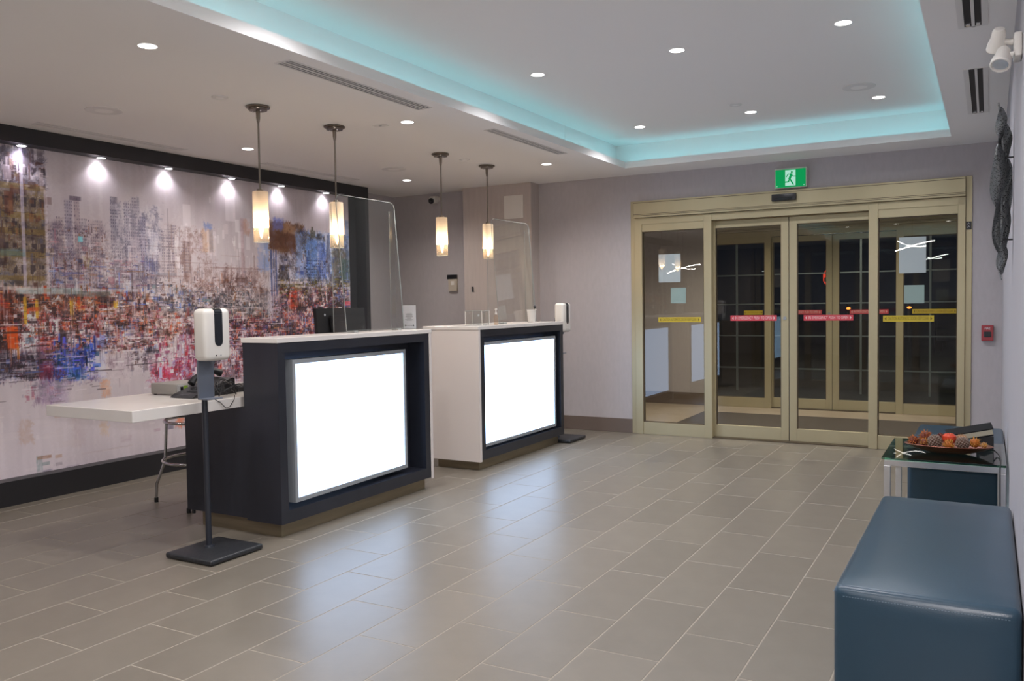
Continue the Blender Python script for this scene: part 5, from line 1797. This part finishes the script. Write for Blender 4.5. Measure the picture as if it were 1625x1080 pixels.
t = thing('notebook', 'black binder with a cream page edge leaning behind the bowl', 'book', (-.14, 5.78, BZ))
bm = BM()
def slab(bm, cx, cy, cz, lx, ly, lz, rx, ry, rz):
    m_ = Matrix.Translation((cx, cy, cz)) @ Matrix.Rotation(rz, 4, 'Z') @ Matrix.Rotation(ry, 4, 'Y') @ Matrix.Rotation(rx, 4, 'X') @ Matrix.Diagonal((lx, ly, lz, 1))
    bmesh.ops.create_cube(bm, size=1, matrix=m_)
    return bm
RX, RY, RZ = math.radians(6), math.radians(-13), math.radians(4)
bc = (-.10, 5.72, BZ + .088)
slab(bm, bc[0], bc[1], bc[2] + .018, 0.25, .15, .006, RX, RY, RZ)
slab(bm, bc[0], bc[1], bc[2] - .018, .25, .15, .006, RX, RY, RZ)
obj('cover', bm, M['cloth'], t)
obj('pages', slab(BM(), bc[0], bc[1], bc[2], 0.242, .148, .028, RX, RY, RZ), mat('cream_pages', (.55, .50, .38), .8), t)
obj('support_box', box(BM(), -.06, .03, 5.66, 5.80, BZ, BZ + .0785, .003), M['black'], t)
t = thing('black_cord', 'thin black cord trailing over the glass table edge by the wall', 'cord', (.03, 5.4, BZ))
obj('cord', tube(BM(), [(bx + .23, by + .01, BZ + .03), (.045, 5.50, BZ + .012), (.058, 5.42, BZ + .006), (.062, 5.30, BZ + .005), (.060, 5.20, BZ + .005), (.058, 5.163, BZ - .01), (.058, 5.160, .40), (.06, 5.158, .2)], .003, 8), M['black'], t, True)

# ------------------------------------------------------------------ vestibule and night outside
obj('floor.001', box(BM(), -4.7, .6, YE + .06, YI + .14, -.10, -.001), mat('vestibule_tile', (.40, .33, .26), .5, noise=.06, nscale=5), kind='structure')
matm = obj('entrance_mat', box(BM(), -3.12, .40, YE + .14, 10.46, -.001, .008), M['matdark'], None, loc=(-1.5, 9.5, 0))
tag(matm, 'dark brown entrance mat between the two sets of doors', 'mat')
bm = BM()
box(bm, -4.7, DX0, YI, YI + .14, 0, H)
box(bm, DX1, .6, YI, YI + .14, 0, H)
box(bm, DX0, DX1, YI, YI + .14, 2.452, H)
obj('wall_vestibule', bm, M['wallpaper'], kind='structure')
obj('wall_vestibule_side', box(BM(), -4.8, -4.7, YE + .14, YI + .14, 0, H), M['wallpaper'], kind='structure')
obj('wall_vestibule_side', box(BM(), .5, .6, YE + .14, YI, 0, H), M['wallpaper'], kind='structure')
obj('baseboard_vestibule', box(BM(), -4.7, DX0, YI - .014, YI, 0, .16), M['base'], kind='structure')
obj('ceiling.001', box(BM(), -4.8, .6, YE + .14, YI + .14, H, H + .05), M['ceiling'], kind='structure')
for x in (-2.9, -.9):
    lamp('vestibule_downlight', 'SPOT', (x, 9.8, H - .03), 150, (1, .82, .62), (x, 9.8, 0), spot_size=math.radians(140), spot_blend=1, shadow_soft_size=.05)

gr = obj('ground', box(BM(), -30, 30, YI + .14, 60, -.14, -.04), M['asphalt'], kind='structure')
# glazed porch screen outside
ps = thing('porch_screen', 'slender grey glazing grid standing outside beyond the inner doors', 'screen', (-2, 13.6, 0))
YP = 13.6
M['muntin'] = mat('grey_muntin', (.34, .36, .36), .5)
for x in (-5.40, -4.46, -3.52, -2.60, -1.67, -.74, .19):
    obj('upright', box(BM(), x - .014, x + .014, YP, YP + .03, -.04, 2.9), M['muntin'], ps)
for z in (.32, .83, 1.33, 1.79, 2.30):
    obj('crossbar', box(BM(), -5.4, .19, YP + .002, YP + .028, z - .010, z + .010), M['muntin'], ps)
lamp('porch_fill', 'AREA', (-1.9, 12.4, 2.8), 20, (1, .92, .8), (-1.9, 12.4, 0), size=.3)  # added fill light without a fitting, lifts the dark ground and grid

def glow_thing(name, label, cat, c, r, m, post=True, group=None):
    t = thing(name, label, cat, (c[0], c[1], -.04), group)
    obj('lamp_globe', ball(BM(), c, r, u=14, v=8), m, t, True)
    if post:
        obj('post', cyl(BM(), (c[0], c[1], -.04), (c[0], c[1], c[2] - r * .8), .025, n=10), M['darkgrey'], t)

def lamp_post(x, y, zs, label):
    t = thing('marker_post', label, 'post', (x, y, -.04), 'amber marker posts outside')
    obj('post', cyl(BM(), (x, y, -.04), (x, y, max(zs) + .1), .03, n=12), M['darkgrey'], t)
    for z in zs:
        obj('amber_lamp', ball(BM(), (x, y - .04, z), .035, 1.3, .6, .7, 12, 8), M['amber'], t, True)
lamp_post(-2.57, 19, (1.19, .97), 'dark post with two amber lamps seen through the right sliding door')
lamp_post(-1.45, 19.5, (1.19, .97), 'dark post with two amber lamps seen through the right sidelight')
t = thing('lit_road_sign', 'small lit red and white sign outside beyond the doors', 'sign', (-2.66, 17, -.04))
obj('sign_post', cyl(BM(), (-2.66, 17, -.04), (-2.66, 17, 1.5), .03, n=12), M['darkgrey'], t)
bm = BM()
vs = [(-2.66 + .10 * math.cos(PI / 8 + k * PI / 4), 1.80 + .17 * math.sin(PI / 8 + k * PI / 4)) for k in range(8)]
prism(bm, vs, 1, 16.97, 17.0)
sp = obj('sign_plate', bm, M['redglow'], t)
obj('white_band', box(BM(), -2.73, -2.60, 16.96, 16.969, 1.72, 1.80), mat('white_sign_paint', (.7, .6, .55), .6), sp)
# parked car, a dark shape with its lamps on
def car(cx, cy, label):
    t = thing('parked_car', label, 'car', (cx, cy, -.04))
    cp = mat('dark_blue_car_paint', (.015, .03, .06), .25, coat=.6)
    z0 = -.04
    side = [(-2.1, .35), (-2.15, .75), (-1.95, .95), (-1.2, 1.02), (-.6, 1.42), (.7, 1.45), (1.35, 1.05), (2.0, .95), (2.15, .7), (2.1, .35)]
    bm = BM()
    prism(bm, [(cy + a, b + z0) for a, b in side], 0, cx - .85, cx + .85)
    es = [e for e in bm.edges if abs(e.verts[0].co.x - e.verts[1].co.x) < .01]
    bmesh.ops.bevel(bm, geom=es, offset=.08, segments=3, profile=.5, affect='EDGES')
    bd = obj('car_body', bm, cp, t, True)
    obj('windscreen', prism(BM(), [(cy - 1.17, 1.05 + z0), (cy - .63, 1.40 + z0), (cy - .66, 1.405 + z0), (cy - 1.20, 1.06 + z0)], 0, cx - .66, cx + .66), M['smoked'], bd)
    obj('bumper', box(BM(), cx - .8, cx + .8, cy - 2.2, cy - 2.1, .3, .6, .03), M['darkgrey'], bd)
    for s in (-1, 1):
        obj('headlamp', ball(BM(), (cx + s * .62, cy - 2.12, .70), .06, 1.5, .4, .5, 14, 8), M['whiteglow'], t, True)
        for a in (-1.35, 1.35):
            w_ = obj('wheel', cyl(BM(), (cx + s * .70, cy + a, .28), (cx + s * .87, cy + a, .28), .32, n=24), M['rubber'], t)
            obj('wheel_hub', cyl(BM(), (cx + s * .865, cy + a, .28), (cx + s * .88, cy + a, .28), .19, n=18), M['alu'], w_)
car(-.35, 26, 'dark car with white headlamps parked outside, right sidelight')
